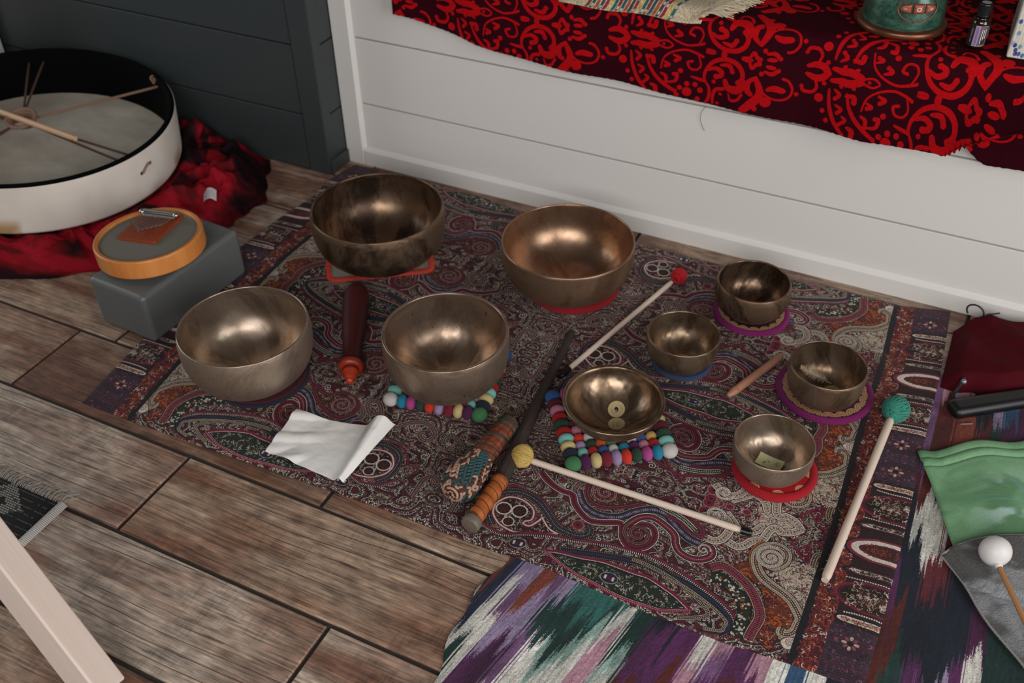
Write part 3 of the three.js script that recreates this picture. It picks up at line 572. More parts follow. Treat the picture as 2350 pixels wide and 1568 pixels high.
// walls out of the frame, with the windows' openings
struct('wall_rear', box(-1.09, X1 + 0.1, 0, YC, Z0 - 0.1, Z0), roomPaint);
struct('ceiling', box(X0 - 0.1, X1 + 0.1, YC, YC + 0.1, Z0 - 0.1, Z1 + 0.1), roomPaint);
const paneMat = phy('#ffffff', 0.02, { transmission: 1, thickness: 0, ior: 1.5 });
WINDOWS.forEach((W, i) => {
  const front = W.wall === 'front', s = Math.sign(W.at), E = front ? [X0 - 0.1, X1 + 0.1] : [Z0, Z1];
  // b(a0, a1, y0, y1, d0, d1): box along the wall from a0 to a1, d metres behind its inner face
  const b = (a0, a1, y0, y1, d0, d1) => (front ? box(a0, a1, y0, y1, W.at + d0, W.at + d1) : box(Math.min(W.at + s * d0, W.at + s * d1), Math.max(W.at + s * d0, W.at + s * d1), y0, y1, a0, a1));
  struct('wall_' + W.wall, mergeGeometries([b(E[0], E[1], 0, W.y0, 0, 0.1), b(E[0], E[1], W.y1, YC, 0, 0.1), b(E[0], W.a0, W.y0, W.y1, 0, 0.1), b(W.a1, E[1], W.y0, W.y1, 0, 0.1)]), roomPaint);
  const g = new THREE.Group(); g.name = 'window_' + (i + 1); g.userData.kind = 'structure'; scene.add(g);
  const t = 0.04, m = (W.a0 + W.a1) / 2;
  part(g, 'window_frame', mergeGeometries([b(W.a0, W.a1, W.y0, W.y0 + t, 0.03, 0.07), b(W.a0, W.a1, W.y1 - t, W.y1, 0.03, 0.07), b(W.a0, W.a0 + t, W.y0 + t, W.y1 - t, 0.03, 0.07), b(W.a1 - t, W.a1, W.y0 + t, W.y1 - t, 0.03, 0.07), b(m - t / 2, m + t / 2, W.y0 + t, W.y1 - t, 0.03, 0.07)]), whitePaint);
  part(g, 'pane', b(W.a0 + t, m - t / 2, W.y0 + t, W.y1 - t, 0.048, 0.052), paneMat);
  part(g, 'pane', b(m + t / 2, W.a1 - t, W.y0 + t, W.y1 - t, 0.048, 0.052), paneMat);
});

// ---------------------------------------------------------------- white shiplap bench
const bench = thing('storage_bench', 'long white shiplap bench standing along the wall under the red scroll cloth', 'bench', [0, 0, -1.437]);
part(bench, 'carcass', box(-1.079, 1.3, 0, 0.385, -1.98, -1.456), whitePaint);
for (const [a, b] of [[0.02, 0.1275], [0.1305, 0.2585], [0.2615, 0.388]]) part(bench, 'plank', box(-1.05, 1.3, a, b, -1.4575, -1.4455, 0.001), whitePaint);
part(bench, 'corner_stile', (() => { const s = new THREE.Shape(); s.moveTo(-1.08, 1.456); s.lineTo(-1.08, 1.437); s.lineTo(-1.044, 1.437); s.lineTo(-1.038, 1.4455); s.lineTo(-1.038, 1.456); s.closePath(); const g = new THREE.ExtrudeGeometry(s, { depth: 0.388, bevelEnabled: false }); return g.rotateX(-Math.PI / 2); })(), whitePaint);
part(bench, 'base_rail', (() => { const s = new THREE.Shape(); s.moveTo(-1.456, 0); s.lineTo(-1.437, 0); s.lineTo(-1.437, 0.030); s.lineTo(-1.4455, 0.037); s.lineTo(-1.456, 0.037); s.closePath(); const g = new THREE.ExtrudeGeometry(s, { depth: 2.34, bevelEnabled: false }); return g.rotateY(-Math.PI / 2).translate(1.3, 0, 0); })(), whitePaint);
part(bench, 'seat_top', box(-1.079, 1.3, 0.385, 0.402, -1.98, -1.44, 0.003), whitePaint);

// ---------------------------------------------------------------- rug, blanket
const blanketIn = (x, z) => sstep(-0.372, -0.356, x) * sstep(-1.275, -1.255, z);
const ground = (x, z) => 0.003 * blanketIn(x, z);
const rugTop = (x, z) => ground(x, z) + 0.0032;
const RE = {
  left: [[-1.43, -1.056], [-1.36, -1.07], [-1.28, -1.066], [-1.2, -1.078], [-1.1, -1.083], [-0.95, -1.072], [-0.81, -1.063], [-0.74, -1.053], [-0.68, -1.044]],
  right: [[-1.43, 0.066], [-1.28, 0.073], [-1.1, 0.073], [-0.95, 0.076], [-0.8, 0.075], [-0.69, 0.072]],
  front: [[-1.05, -0.674], [-0.85, -0.679], [-0.66, -0.686], [-0.54, -0.691], [-0.41, -0.691], [-0.31, -0.694], [-0.17, -0.686], [-0.09, -0.686], [0, -0.692], [0.08, -0.694]],
  back: [[-1.06, -1.424], [-0.99, -1.43], [-0.8, -1.424], [-0.62, -1.405], [-0.45, -1.4], [-0.31, -1.4], [-0.12, -1.416], [0.0, -1.412], [0.07, -1.43]],
};
const rugMat = phy('#dedede', 0.92, { map: rugTex, bumpMap: fuzzBump.clone(), bumpScale: 0.0006, sheen: 0.25, sheenRoughness: 0.6, sheenColor: new THREE.Color('#c9b5aa') });
rugMat.bumpMap.repeat.set(5, 5);
const rug = thing('paisley_rug', 'fringeless paisley shawl rug in wine, cream and black, spread under all the bowls', 'rug', [-0.49, 0, -1.05]);
part(rug, 'woven_field', sheet(150, 100, (u, v) => {
  const xs = lerp(-1.06, 0.073, u), zs = lerp(-0.69, -1.42, v);
  const fr = interp(RE.front, xs), bk = interp(RE.back, xs), z = lerp(fr, bk, v), x = lerp(interp(RE.left, z), interp(RE.right, z), u);
  return [x, rugTop(x, z) + 0.0016 * (fbm(x * 9, z * 9, 4, 2) - 0.5) + (Math.min(u, 1 - u, v, 1 - v) < 0.004 ? -0.0012 : 0), z];
}, 0.0024, (u, v) => [lerp(-1.008, 0.997, u), lerp(0, 1.98, v)]), rugMat);

const blanket = solid('ikat_blanket', sheet(80, 80, (u, v) => {
  const z = lerp(-0.34, -1.265, v), x = lerp(-0.365 + 0.006 * Math.sin(z * 34) + 0.004 * Math.sin(z * 71), 0.56, u);
  const lie = z > -0.672 ? 0.0014 * fbm(x * 14, z * 14, 9, 2) : 0;
  return [x, 0.003 * sstep(0, 0.012, Math.min(u * 0.92, v * 0.92) + 0.004) + lie * 1.5, z];
}, 0.0028, (u, v) => { const z = lerp(-0.34, -1.265, v), x = lerp(-0.365 + 0.006 * Math.sin(z * 34) + 0.004 * Math.sin(z * 71), 0.56, u); return [(x + 0.2 * sstep(0.06, -0.16, x) * (z + 0.69) + 0.38) / 0.95, (lerp(0, 0.925, v) + 0.02) / 0.95]; }), phy(0xffffff, 0.95, { map: ikatTex, bumpMap: fuzzBump, bumpScale: 0.0012, sheen: 0.3, sheenRoughness: 0.7, sheenColor: new THREE.Color('#b9b4b4') }), 'plush ikat blanket in white, teal, purple and rust under the front edge of the rug', 'blanket');

// ---------------------------------------------------------------- singing bowls
const bowlMat = (tex, rough, tint = 0xffffff) => std(tint, rough, { map: tex, metalness: 0.88, roughnessMap: roughPatina, bumpMap: hammer, bumpScale: 0.0008 });
function bowlProfile(R, H, th, p, close, lip) {
  const out = [], inn = [], h0 = H * (1 - close * 2.2), n = 34;
  for (let i = 0; i <= n; i++) {
    const a = i / n * Math.PI / 2; let r = R * Math.pow(Math.sin(a), 2 / p), y = h0 * (1 - Math.pow(Math.cos(a), 2 / p));
    out.push([r, y]); inn.push([Math.max(0, r - th * Math.min(1, r / (R * 0.3))), y * (h0 - th) / h0 + th]);
  }
  if (close > 0) for (let i = 1; i <= 8; i++) { const t = i / 8, r = R * (1 - close * 0.28 * t * t), y = lerp(h0, H, t); out.push([r, y]); inn.push([r - th, lerp(h0, H - 0.0002, t)]); }
  const [rt, yt] = out[out.length - 1];
  if (lip) { out.push([rt + 0.0012, yt - 0.001], [rt + 0.0035, yt + 0.0004], [rt + 0.0042, yt + 0.0026], [rt + 0.0028, yt + 0.0042], [rt - 0.0002, yt + 0.0042], [rt - 0.0016, yt + 0.003]); }
  else out.push([rt - 0.0002, yt + 0.0006], [rt - th * 0.3, yt + 0.0013], [rt - th * 0.7, yt + 0.0013], [rt - th + 0.0003, yt + 0.0006]);
  return [...out, ...inn.reverse()];
}
// name, x, z, base, rim height, radius, exponent, closing, wall, material, label
const bowls = {};
function bowl(key, x, z, y0, rim, R, p, close, th, mat, label, lip) {
  const m = shade(new THREE.Mesh(lathe(bowlProfile(R, rim - y0, th, p, close, lip), 112), mat));
  m.name = numbered('singing_bowl'); m.position.set(x, y0, z); m.rotation.y = x * 9 + z * 5;
  m.userData = { label, category: 'bowl', group: 'bronze singing bowls on the paisley rug' };
  scene.add(m); bowls[key] = m; return m;
}
bowl('b1', -0.835, -1.1701, 0.0075, 0.108, 0.1122, 2.8, 0.06, 0.0036, bowlMat(patinas.dark, 0.52), 'large dark-stained bronze bowl at the back left, on the grey felt square with orange-red edge');
bowl('b2', -0.5108, -1.2205, 0.012, 0.104, 0.1067, 2.75, 0.02, 0.003, bowlMat(patinas.warm, 0.44), 'large warm bronze bowl on the flat red ring near the white bench');
bowl('b3', -0.8409, -0.8205, 0.012, 0.110, 0.0948, 2.7, 0.08, 0.003, bowlMat(patinas.pale, 0.5), 'large pale bronze bowl beside the grey foam block, with a paper slip inside');
bowl('b4', -0.5695, -0.9255, 0.0195, 0.116, 0.0902, 2.8, 0.05, 0.0042, bowlMat(patinas.spotted, 0.46), 'large thick-rimmed bronze bowl with black pits, on the felt-ball mat left of the dark staff');
bowl('b5', -0.32, -0.9382, 0.0225, 0.072, 0.0655, 1.8, 0, 0.0026, bowlMat(patinas.brown, 0.42), 'shallow flared bronze bowl with a lipped rim and two round stickers inside', true);
bowl('b6', -0.2818, -1.1207, 0.0115, 0.066, 0.0537, 2.8, 0.02, 0.0024, bowlMat(patinas.brown, 0.5), 'small bronze bowl on the round blue felt pad');
bowl('b7', -0.2216, -1.2786, 0.0135, 0.074, 0.058, 2.8, 0.08, 0.0032, bowlMat(patinas.dark, 0.52), 'small dark thick-rimmed bronze bowl nearest the white bench, on a purple ring cushion');
bowl('b8', -0.0745, -1.128, 0.0145, 0.076, 0.0535, 2.9, 0.04, 0.0022, bowlMat(patinas.brown, 0.5), 'small bronze bowl holding a pale feather, on the wide purple brocade cushion');
bowl('b9', -0.1046, -0.9577, 0.0145, 0.068, 0.0523, 2.8, 0.03, 0.0022, bowlMat(patinas.pale, 0.5), 'small bronze bowl with a yellow-green note inside, on the red brocade cushion');

// round stickers glued to the bowls
function scribble(g, r, x, y, w, rows, h) { g.strokeStyle = '#3a3226'; g.lineWidth = h * 0.28; for (let j = 0; j < rows; j++) { let px = x - w / 2 * (0.7 + 0.3 * r()); while (px < x + w / 2 * 0.85) { const q = h * (0.25 + r() * 0.5); g.beginPath(); g.moveTo(px, y + j * h * 1.6); g.lineTo(px + q, y + j * h * 1.6 - h * 0.7 * r()); g.lineTo(px + q, y + j * h * 1.6); g.stroke(); px += q + h * 0.5 * (r() < 0.25 ? 1.6 : 0.7); } } }
const stickerA = drawTex(256, 256, (g) => { const r = rng(4); g.fillStyle = '#c4ae82'; g.fillRect(0, 0, 256, 256); g.save(); g.translate(128, 128); g.rotate(-0.35);
  g.fillStyle = '#191511'; g.beginPath(); g.moveTo(-12, -46); g.quadraticCurveTo(36, -34, 30, 12); g.quadraticCurveTo(18, 46, -22, 40); g.quadraticCurveTo(-8, 26, -10, 14); g.quadraticCurveTo(-34, 10, -28, -16); g.closePath(); g.fill();
  g.fillStyle = '#c4ae82'; g.beginPath(); g.arc(-2, 16, 13, 0, 7); g.fill(); g.strokeStyle = '#3a3226'; g.lineWidth = 4; g.beginPath(); g.moveTo(-84, 6); g.bezierCurveTo(-40, -10, -86, 40, -50, 40); g.bezierCurveTo(-30, 40, -60, 70, -20, 66); g.stroke(); g.rotate(1.1); scribble(g, r, 0, -74, 90, 1, 11); g.restore(); });
const stickerB = drawTex(256, 256, (g) => { const r = rng(6); g.fillStyle = '#bda679'; g.fillRect(0, 0, 256, 256); g.save(); g.translate(128, 128); g.rotate(1.2); scribble(g, r, 0, -56, 100, 1, 13); scribble(g, r, 0, -24, 150, 2, 14); scribble(g, r, 0, 34, 140, 2, 13); g.restore(); });
const stickerMats = [std(0xffffff, 0.6, { map: stickerA }), std(0xffffff, 0.6, { map: stickerB })];
// profile height inside a bowl of exponent p at radius r
function innerY(R, H, th, p, close, r) { const h0 = H * (1 - close * 2.2); const s = Math.pow(clamp(r / (R - th)), p / 2), c = Math.sqrt(Math.max(0, 1 - s * s)); return h0 * (1 - Math.pow(c, 2 / p)) * (h0 - th) / h0 + th; }
function sticker(key, wx, wz, rad, spec, mat, label) {
  const b = bowls[key], g = new THREE.CircleGeometry(rad, 28).rotateX(-Math.PI / 2), p = g.attributes.position, inv = -b.rotation.y;
  const dx = wx - b.position.x, dz = wz - b.position.z;
  for (let i = 0; i < p.count; i++) { const x = p.getX(i) + dx, z = p.getZ(i) + dz; const y = innerY(...spec, Math.hypot(x, z)) + 0.0007; p.setXYZ(i, x * Math.cos(inv) + z * Math.sin(inv), y, -x * Math.sin(inv) + z * Math.cos(inv)); }
  g.computeVertexNormals();
  const m = shade(new THREE.Mesh(g, mat)); m.name = 'sticker'; m.userData.label = label; b.add(m);
}
const S5 = [0.0655, 0.0495, 0.0026, 1.8, 0];
sticker('b5', -0.3235, -0.9635, 0.0118, S5, stickerMats[0], 'round tan sticker with a dark emblem');
sticker('b5', -0.3145, -0.9415, 0.0115, S5, stickerMats[1], 'round tan sticker with lines of small print');
sticker('b4', -0.584, -0.936, 0.0115, [0.0902, 0.0965, 0.0042, 2.8, 0.05], stickerMats[1], 'round tan sticker at the bottom of the bowl');
sticker('b4', -0.556, -0.946, 0.0115, [0.0902, 0.0965, 0.0042, 2.8, 0.05], stickerMats[0], 'round brownish sticker at the bottom of the bowl');
sticker('b6', -0.279, -1.124, 0.0115, [0.0537, 0.0545, 0.0024, 2.8, 0.02], stickerMats[0], 'round tan sticker with a dark emblem');
sticker('b8', -0.0635, -1.141, 0.0125, [0.0535, 0.0615, 0.0022, 2.9, 0.04], stickerMats[1], 'round brown sticker at the bottom of the bowl');

// note with handwriting, paper slip, feather
const noteTex = drawTex(256, 160, (g) => { g.fillStyle = '#d6d6a6'; g.fillRect(0, 0, 256, 160); g.strokeStyle = '#26241c'; g.lineWidth = 4; g.lineCap = 'round';
  g.save(); g.translate(85, 92); g.rotate(-1.35); g.beginPath(); g.moveTo(-34, -16); g.lineTo(-34, 14); g.moveTo(-34, -16); g.lineTo(-16, -18); g.moveTo(-34, -2); g.lineTo(-20, -3); g.stroke(); g.beginPath(); g.moveTo(-8, -10); g.lineTo(-10, 10); g.moveTo(0, -12); g.lineTo(-2, 9); g.moveTo(-14, -4); g.lineTo(4, -6); g.moveTo(-14, 5); g.lineTo(4, 3); g.stroke(); g.beginPath(); g.moveTo(18, 12); g.lineTo(18, 34); g.moveTo(18, 22); g.lineTo(30, 20); g.moveTo(30, 8); g.lineTo(30, 36); g.stroke(); g.restore();
  g.save(); g.translate(200, 62); g.rotate(-1.35); g.beginPath(); g.arc(-16, -8, 9, 0, 7); g.stroke(); g.beginPath(); g.arc(-18, 10, 10, 0, 7); g.stroke(); g.beginPath(); g.moveTo(24, -16); g.lineTo(8, -15); g.lineTo(8, -2); g.bezierCurveTo(30, -6, 26, 20, 4, 16); g.stroke(); g.restore(); });
function strip(key, c, ax, w, h, spec, lift) {             // small paper lying on the inside of a bowl
  const b = bowls[key]; const [ux, uz] = [Math.cos(ax), Math.sin(ax)];
  return sheet(8, 8, (u, v) => { const a = (u - 0.5) * w, e = (v - 0.5) * h, x = c[0] + ux * a + uz * e, z = c[1] + uz * a - ux * e; return [x, b.position.y + innerY(...spec, Math.min(Math.hypot(x - b.position.x, z - b.position.z), spec[0] - spec[2] - 0.0005)) + lift, z]; }, 0.0003);
}
solid('sticky_note', strip('b9', [-0.106, -0.9655], 0.12, 0.034, 0.021, [0.0523, 0.0535, 0.0022, 2.8, 0.03], 0.0045), std(0xffffff, 0.8, { map: noteTex }), 'small yellow-green note with handwriting lying inside the bowl on the red cushion', 'note');
solid('paper_slip', strip('b3', [-0.843, -0.842], -0.85, 0.024, 0.012, [0.0948, 0.098, 0.003, 2.7, 0.08], 0.0012), std('#d0c4a4', 0.8), 'small cream paper slip at the bottom of the bowl beside the grey block', 'paper');
{
  const f = thing('feather', 'fluffy pale grey feather lying inside the bowl on the wide purple cushion', 'feather', [-0.095, 0.03, -1.146]);
  const r = rng(77), spine = [[-0.0665, 0.0235, -1.1535], [-0.082, 0.0265, -1.1545], [-0.097, 0.034, -1.149], [-0.1115, 0.044, -1.143]], cv = new THREE.CatmullRomCurve3(spine.map((p) => V(...p)));
  const down = std('#cdbda4', 0.95, { side: THREE.DoubleSide });
  part(f, 'quill', bar(spine, (t) => 0.0005 * (1.2 - t), 6, 16), std('#d5c6ac', 0.6));
  const hairs = [];
  for (let i = 0; i < 260; i++) { const t = 0.12 + 0.88 * r(), p = cv.getPointAt(t), s = r() < 0.5 ? 1 : -1, L = (0.008 + 0.009 * r()) * Math.sin(Math.PI * (0.18 + t * 0.72)); const a = 0.6 + r() * 0.9;
    const q = [p.x - Math.cos(a) * L * 0.7, p.y + 0.002 + r() * 0.003, p.z + s * Math.sin(a) * L], m = [lerp(p.x, q[0], 0.5), lerp(p.y, q[1], 0.5) + 0.0016, lerp(p.z, q[2], 0.4)]; hairs.push(bar([[p.x, p.y, p.z], m, q], (k) => 0.00022 * (1.2 - k), 4, 5)); }
  part(f, 'barbs', mergeGeometries(hairs), down, null, 'stuff');
}

// ---------------------------------------------------------------- pads under the bowls
const feltMat = (c, extra = {}) => phy(c, 0.95, { bumpMap: fuzzBump, bumpScale: 0.0008, sheen: 0.25, sheenRoughness: 0.6, sheenColor: new THREE.Color(c).lerp(new THREE.Color('#ffffff'), 0.25), ...extra });
function brocade(base, gold, ground2, n, seed) {
  return drawTex(512, 512, (g) => { const r = rng(seed); g.fillStyle = base; g.fillRect(0, 0, 512, 512); g.translate(256, 256);
    for (let k = 0; k < n; k++) { g.save(); g.rotate(k / n * 6.283); for (const [R, w] of [[205, 1], [120, 0.6]]) { g.save(); g.translate(0, R); g.scale(w, w); g.strokeStyle = gold; g.fillStyle = ground2; g.lineWidth = 9; for (const q of [34, 22, 11]) { g.beginPath(); g.arc(0, 14, q, Math.PI, 0); if (q === 34) g.fill(); g.stroke(); } g.restore(); } g.restore(); }
    for (let i = 0; i < 60; i++) { const a = r() * 6.28, q = r() * 100; g.strokeStyle = gold; g.lineWidth = 5; g.beginPath(); g.arc(Math.cos(a) * q, Math.sin(a) * q, 9, a, a + 2.6); g.stroke(); }
    g.setTransform(1, 0, 0, 1, 0, 0); grain(g, 512, 512, 0.2, seed, 2); });
}
function ringPad(name, label, cat, x, z, R, pipe, top, pipeMat, padMat, dish = 0) {
  const y = rugTop(x, z) - 0.0004, t = thing(name, label, cat, [x, y, z], cat === 'cushion' ? 'round cushions under the singing bowls' : undefined);
  const pad = lathe([[0.0001, 0], [R - pipe * 1.2, 0], [R - pipe * 0.6, top * 0.4], [R - pipe * 1.1, top * 0.95], [R - pipe * 1.8, top], [R * 0.6, top - dish], [0.0001, top - dish]], 72);
  const p = pad.attributes.position, uv = pad.attributes.uv; for (let i = 0; i < p.count; i++) uv.setXY(i, 0.5 + p.getX(i) / R / 2, 0.5 + p.getZ(i) / R / 2);
  const m = shade(new THREE.Mesh(pad, padMat)); m.name = 'pad'; t.add(m);
  const tor = new THREE.TorusGeometry(R - pipe, pipe, 14, 90).rotateX(Math.PI / 2).translate(0, pipe * 0.95, 0);
  const q = shade(new THREE.Mesh(tor, pipeMat)); q.name = 'piping'; t.add(q);
  return t;
}
ringPad('ring_cushion', 'flat bright red felt ring cushion under the warm bowl near the white bench', 'cushion', -0.507, -1.235, 0.078, 0.0062, 0.009, feltMat('#8f0713'), feltMat('#7a0712'), 0.001);
ringPad('round_mat', 'round wine-red mat with a dark navy rim under the pale bowl beside the grey block', 'mat', -0.838, -0.833, 0.071, 0.0038, 0.0085, feltMat('#161a2a'), feltMat('#3f0614'), 0);
ringPad('round_mat', 'round denim-blue felt pad under the small bowl', 'mat', -0.281, -1.126, 0.046, 0.0042, 0.0072, feltMat('#36405e'), feltMat('#2c3550'), 0);
ringPad('ring_cushion', 'purple ring cushion with gold brocade under the dark bowl nearest the bench', 'cushion', -0.2195, -1.288, 0.0605, 0.0052, 0.0085, feltMat('#800a60'), std(0xffffff, 0.6, { map: brocade('#2a0d14', '#a5815a', '#4a1420', 18, 3) }), 0);
ringPad('ring_cushion', 'wide purple ring cushion with gold brocade under the bowl that holds the feather', 'cushion', -0.0735, -1.150, 0.0695, 0.0052, 0.0085, feltMat('#78085a'), std(0xffffff, 0.6, { map: brocade('#33081f', '#a37f52', '#4c0d45', 20, 7) }), 0);
ringPad('ring_cushion', 'scarlet ring cushion with gold brocade petals under the bowl with the note', 'cushion', -0.0985, -0.966, 0.0565, 0.0062, 0.0092, feltMat('#a30318'), std(0xffffff, 0.6, { map: brocade('#9c0616', '#c2a070', '#b00a1a', 9, 9) }), 0);
{
  const c = [-0.859, -1.195], u = [0.822, -0.569], v = [-0.569, -0.822], S = 0.178, y = rugTop(...c);
  const sh = new THREE.Shape(), q = S / 2, k = 0.018;
  sh.moveTo(-q + k, -q); sh.lineTo(q - k, -q); sh.quadraticCurveTo(q, -q, q, -q + k); sh.lineTo(q, q - k); sh.quadraticCurveTo(q, q, q - k, q); sh.lineTo(-q + k, q); sh.quadraticCurveTo(-q, q, -q, q - k); sh.lineTo(-q, -q + k); sh.quadraticCurveTo(-q, -q, -q + k, -q);
  const put = (px, py, h) => [c[0] + u[0] * px + v[0] * py, y + h, c[1] + u[1] * px + v[1] * py];
  const t = thing('felt_square', 'grey felt square with stitched orange-red edge under the large dark bowl', 'mat', [c[0], y, c[1]]);
  const g = new THREE.ExtrudeGeometry(sh, { depth: 0.0035, bevelEnabled: true, bevelSize: 0.0008, bevelThickness: 0.0006, bevelSegments: 2, curveSegments: 8 }), p = g.attributes.position;
  for (let i = 0; i < p.count; i++) p.setXYZ(i, ...put(p.getX(i), p.getY(i), p.getZ(i))); g.computeVertexNormals();
  part(t, 'felt', g, feltMat('#8a867c'));
  const pts = sh.getSpacedPoints(200), st = [];
  for (let i = 0; i < 200; i++) { const a = pts[i], b = pts[(i + 1) % 200], n = [b.y - a.y, -(b.x - a.x)], L = Math.hypot(...n) || 1, w = 0.0062; const o = [a.x + n[0] / L * 0.0013, a.y + n[1] / L * 0.0013], e = [a.x - n[0] / L * w, a.y - n[1] / L * w]; st.push(bar([put(...o, 0.0006), put(...o, 0.0042), put(...e, 0.0048)], 0.0016, 6, 5)); }
  part(t, 'edge_stitching', mergeGeometries(st), std('#b83a26', 0.85), 'orange-red overcast edge', 'stuff');
}
// felt-ball mats: ten by ten balls
const BALL = { green: '#3f7a4c', purple: '#4f0a48', cream: '#d2bd80', crimson: '#7d0828', lav: '#a48ab0', orange: '#d8301a', dgreen: '#25402f', pink: '#b8478c', blue: '#1787a8', white: '#d5cfc8', navy: '#101c28', aqua: '#7ec0b4', red: '#a80b14', royal: '#2b5590', teal: '#127a8c', maroon: '#5a0820', rose: '#c07890', rust: '#c8501a', gold: '#cfa757' };
const ballMats = {}; for (const k in BALL) ballMats[k] = feltMat(BALL[k]);
const ballGeo = new THREE.SphereGeometry(1, 20, 14);
const ROWS = ['green purple cream crimson lav orange dgreen pink blue white', 'navy aqua red royal white teal purple rose red aqua', 'cream lav dgreen rust green maroon white royal gold dgreen', 'aqua orange white lav rust green crimson pink navy maroon', 'red rose crimson teal cream purple aqua green red cream', 'dgreen maroon royal cream navy pink gold lav rust teal', 'red green white red teal orange dgreen cream royal red', 'rose navy lav aqua crimson white purple blue green pink', 'maroon cream teal green red lav navy rust aqua gold', 'royal pink white dgreen orange cream blue red purple green'];
function ballMat(label, p0, u, mirror) {
  const v = [u[1], -u[0]], pitch = 0.0141, c = [p0[0] + (u[0] + v[0]) * pitch * 4.5, p0[1] + (u[1] + v[1]) * pitch * 4.5], y = rugTop(...c) - 0.0006;
  const t = thing('felt_ball_mat', label, 'mat', [c[0], y, c[1]], 'felt-ball mats under two bowls'), r = rng(mirror ? 8 : 9);
  for (let j = 0; j < 10; j++) { const cols = ROWS[j].split(' '); if (mirror) cols.reverse();
    for (let i = 0; i < 10; i++) {
      const ei = i === 0 ? -1 : i === 9 ? 1 : 0, ej = j === 0 ? -1 : j === 9 ? 1 : 0, k = () => 0.95 + 0.1 * r(), s = (ei || ej ? 0.0104 : 0.0084) * k();
      const di = i * pitch + ei * 0.0035, dj = j * pitch + ej * 0.0035, x = p0[0] + u[0] * di + v[0] * dj + (r() - 0.5) * 0.0008, z = p0[1] + u[1] * di + v[1] * dj + (r() - 0.5) * 0.0008;
      const m = shade(new THREE.Mesh(ballGeo, ballMats[cols[i]])); m.name = 'felt_ball';
      m.scale.set((ei ? 0.0113 : 0.0077) * k(), s, (ej ? 0.0113 : 0.0077) * k()); m.rotation.y = Math.atan2(-u[1], u[0]); m.position.set(x - c[0], s * 0.97, z - c[1]); t.add(m);
    } }
}
ballMat('square mat of many-coloured felt balls under the shallow lipped bowl', [-0.342, -0.862], [0.81, -0.586], false);
ballMat('square mat of many-coloured felt balls under the thick-rimmed pitted bowl', [-0.629, -0.868], [0.981, -0.194], true);

// ---------------------------------------------------------------- mallets, staff, rattle
const rest = (x, z, r) => [x, rugTop(x, z) + r, z];
const dowelMat = std(0xffffff, 0.55, { map: dowelTex }), blackCap = std('#0b0a0b', 0.3), yarnMat = (c, sh = 0.3) => phy(c, 0.85, { sheen: sh, sheenRoughness: 0.5, sheenColor: new THREE.Color('#ffffff') });
function dowel(a, b, r) { return bar([a, b], (t) => r * (t < 0.012 || t > 0.988 ? 0.82 : 1), 16, 90); }
function yarnBall(c, R, axis, n, thick, seed, squash = 1) {   // strands wound from pole to pole
  const r = rng(seed), q = new THREE.Quaternion().setFromUnitVectors(V(0, 1, 0), V(...axis).normalize()), out = [];
  for (let i = 0; i < n; i++) {
    const lean = (r() - 0.5) * 0.7, a0 = i / n * 6.283 + r() * 0.1, pts = [];
    for (let k = 0; k <= 9; k++) { const th = 0.2 + k / 9 * 2.75, a = a0 + lean * (k / 9 - 0.5), h = R * (1 + 0.03 * r()); const v = V(Math.sin(th) * Math.cos(a) * h, Math.cos(th) * h * squash, Math.sin(th) * Math.sin(a) * h).applyQuaternion(q); pts.push([c[0] + v.x, c[1] + v.y, c[2] + v.z]); }
    out.push(bar(pts, thick, 5, 18));
  }
  return mergeGeometries(out);
}
function ballGeoAt(c, R, axis, squash = 1) { const g = new THREE.SphereGeometry(R, 32, 24); g.scale(1, squash, 1); g.applyQuaternion(new THREE.Quaternion().setFromUnitVectors(V(0, 1, 0), V(...axis).normalize())); return g.translate(...c); }
{
  const h = rest(-0.352, -1.321, 0.0128), a = rest(-0.359, -1.304, 0.0088), b = rest(-0.4275, -1.039, 0.0046), e = rest(-0.4335, -1.016, 0.0045), ax = [a[0] - b[0], a[1] - b[1], a[2] - b[2]];
  const t = thing('mallet', 'pale stick mallet with a round scarlet yarn head, its black tip by the dark staff', 'mallet', h);
  part(t, 'head_core', ballGeoAt(h, 0.0122, ax, 0.92), yarnMat('#8f0a14'));
  part(t, 'yarn', mergeGeometries([0, 1, 2, 3, 4, 5].map((k) => { const y = (k - 2.5) * 0.0041, R = Math.sqrt(Math.max(0.00001, 0.0126 * 0.0126 - y * y)); const g = new THREE.TorusGeometry(R - 0.0008, 0.002, 8, 30).rotateX(Math.PI / 2).translate(0, y * 0.92, 0); g.applyQuaternion(new THREE.Quaternion().setFromUnitVectors(V(0, 1, 0), V(...ax).normalize())); return g.translate(...h); })), yarnMat('#b80d18'), 'scarlet yarn', 'stuff');
  part(t, 'stick', dowel(a, b, 0.0042), dowelMat); part(t, 'rubber_tip', bar([b, e], (q) => q > 0.9 ? 0.004 : 0.0051, 16, 12), blackCap, 'black rubber tip');
}
{
  const h = rest(0.0265, -1.137, 0.0185), a = rest(0.0235, -1.122, 0.0125), b = rest(0.002, -0.815, 0.0058), ax = [-0.3, 0.35, 0.9];
  const t = thing('mallet', 'pale stick mallet with a sea-green yarn ball head at the right end of the rug', 'mallet', h);
  part(t, 'head_core', ballGeoAt(h, 0.0172, ax), yarnMat('#174a40'));
  part(t, 'yarn', mergeGeometries([yarnBall(h, 0.0178, ax, 54, 0.0011, 5), yarnBall(h, 0.0182, [-0.5, 0.5, 0.7], 20, 0.001, 6)]), yarnMat('#2f7f6c'), 'sea-green yarn', 'stuff');
  part(t, 'stick', dowel(a, b, 0.0056), dowelMat);
}
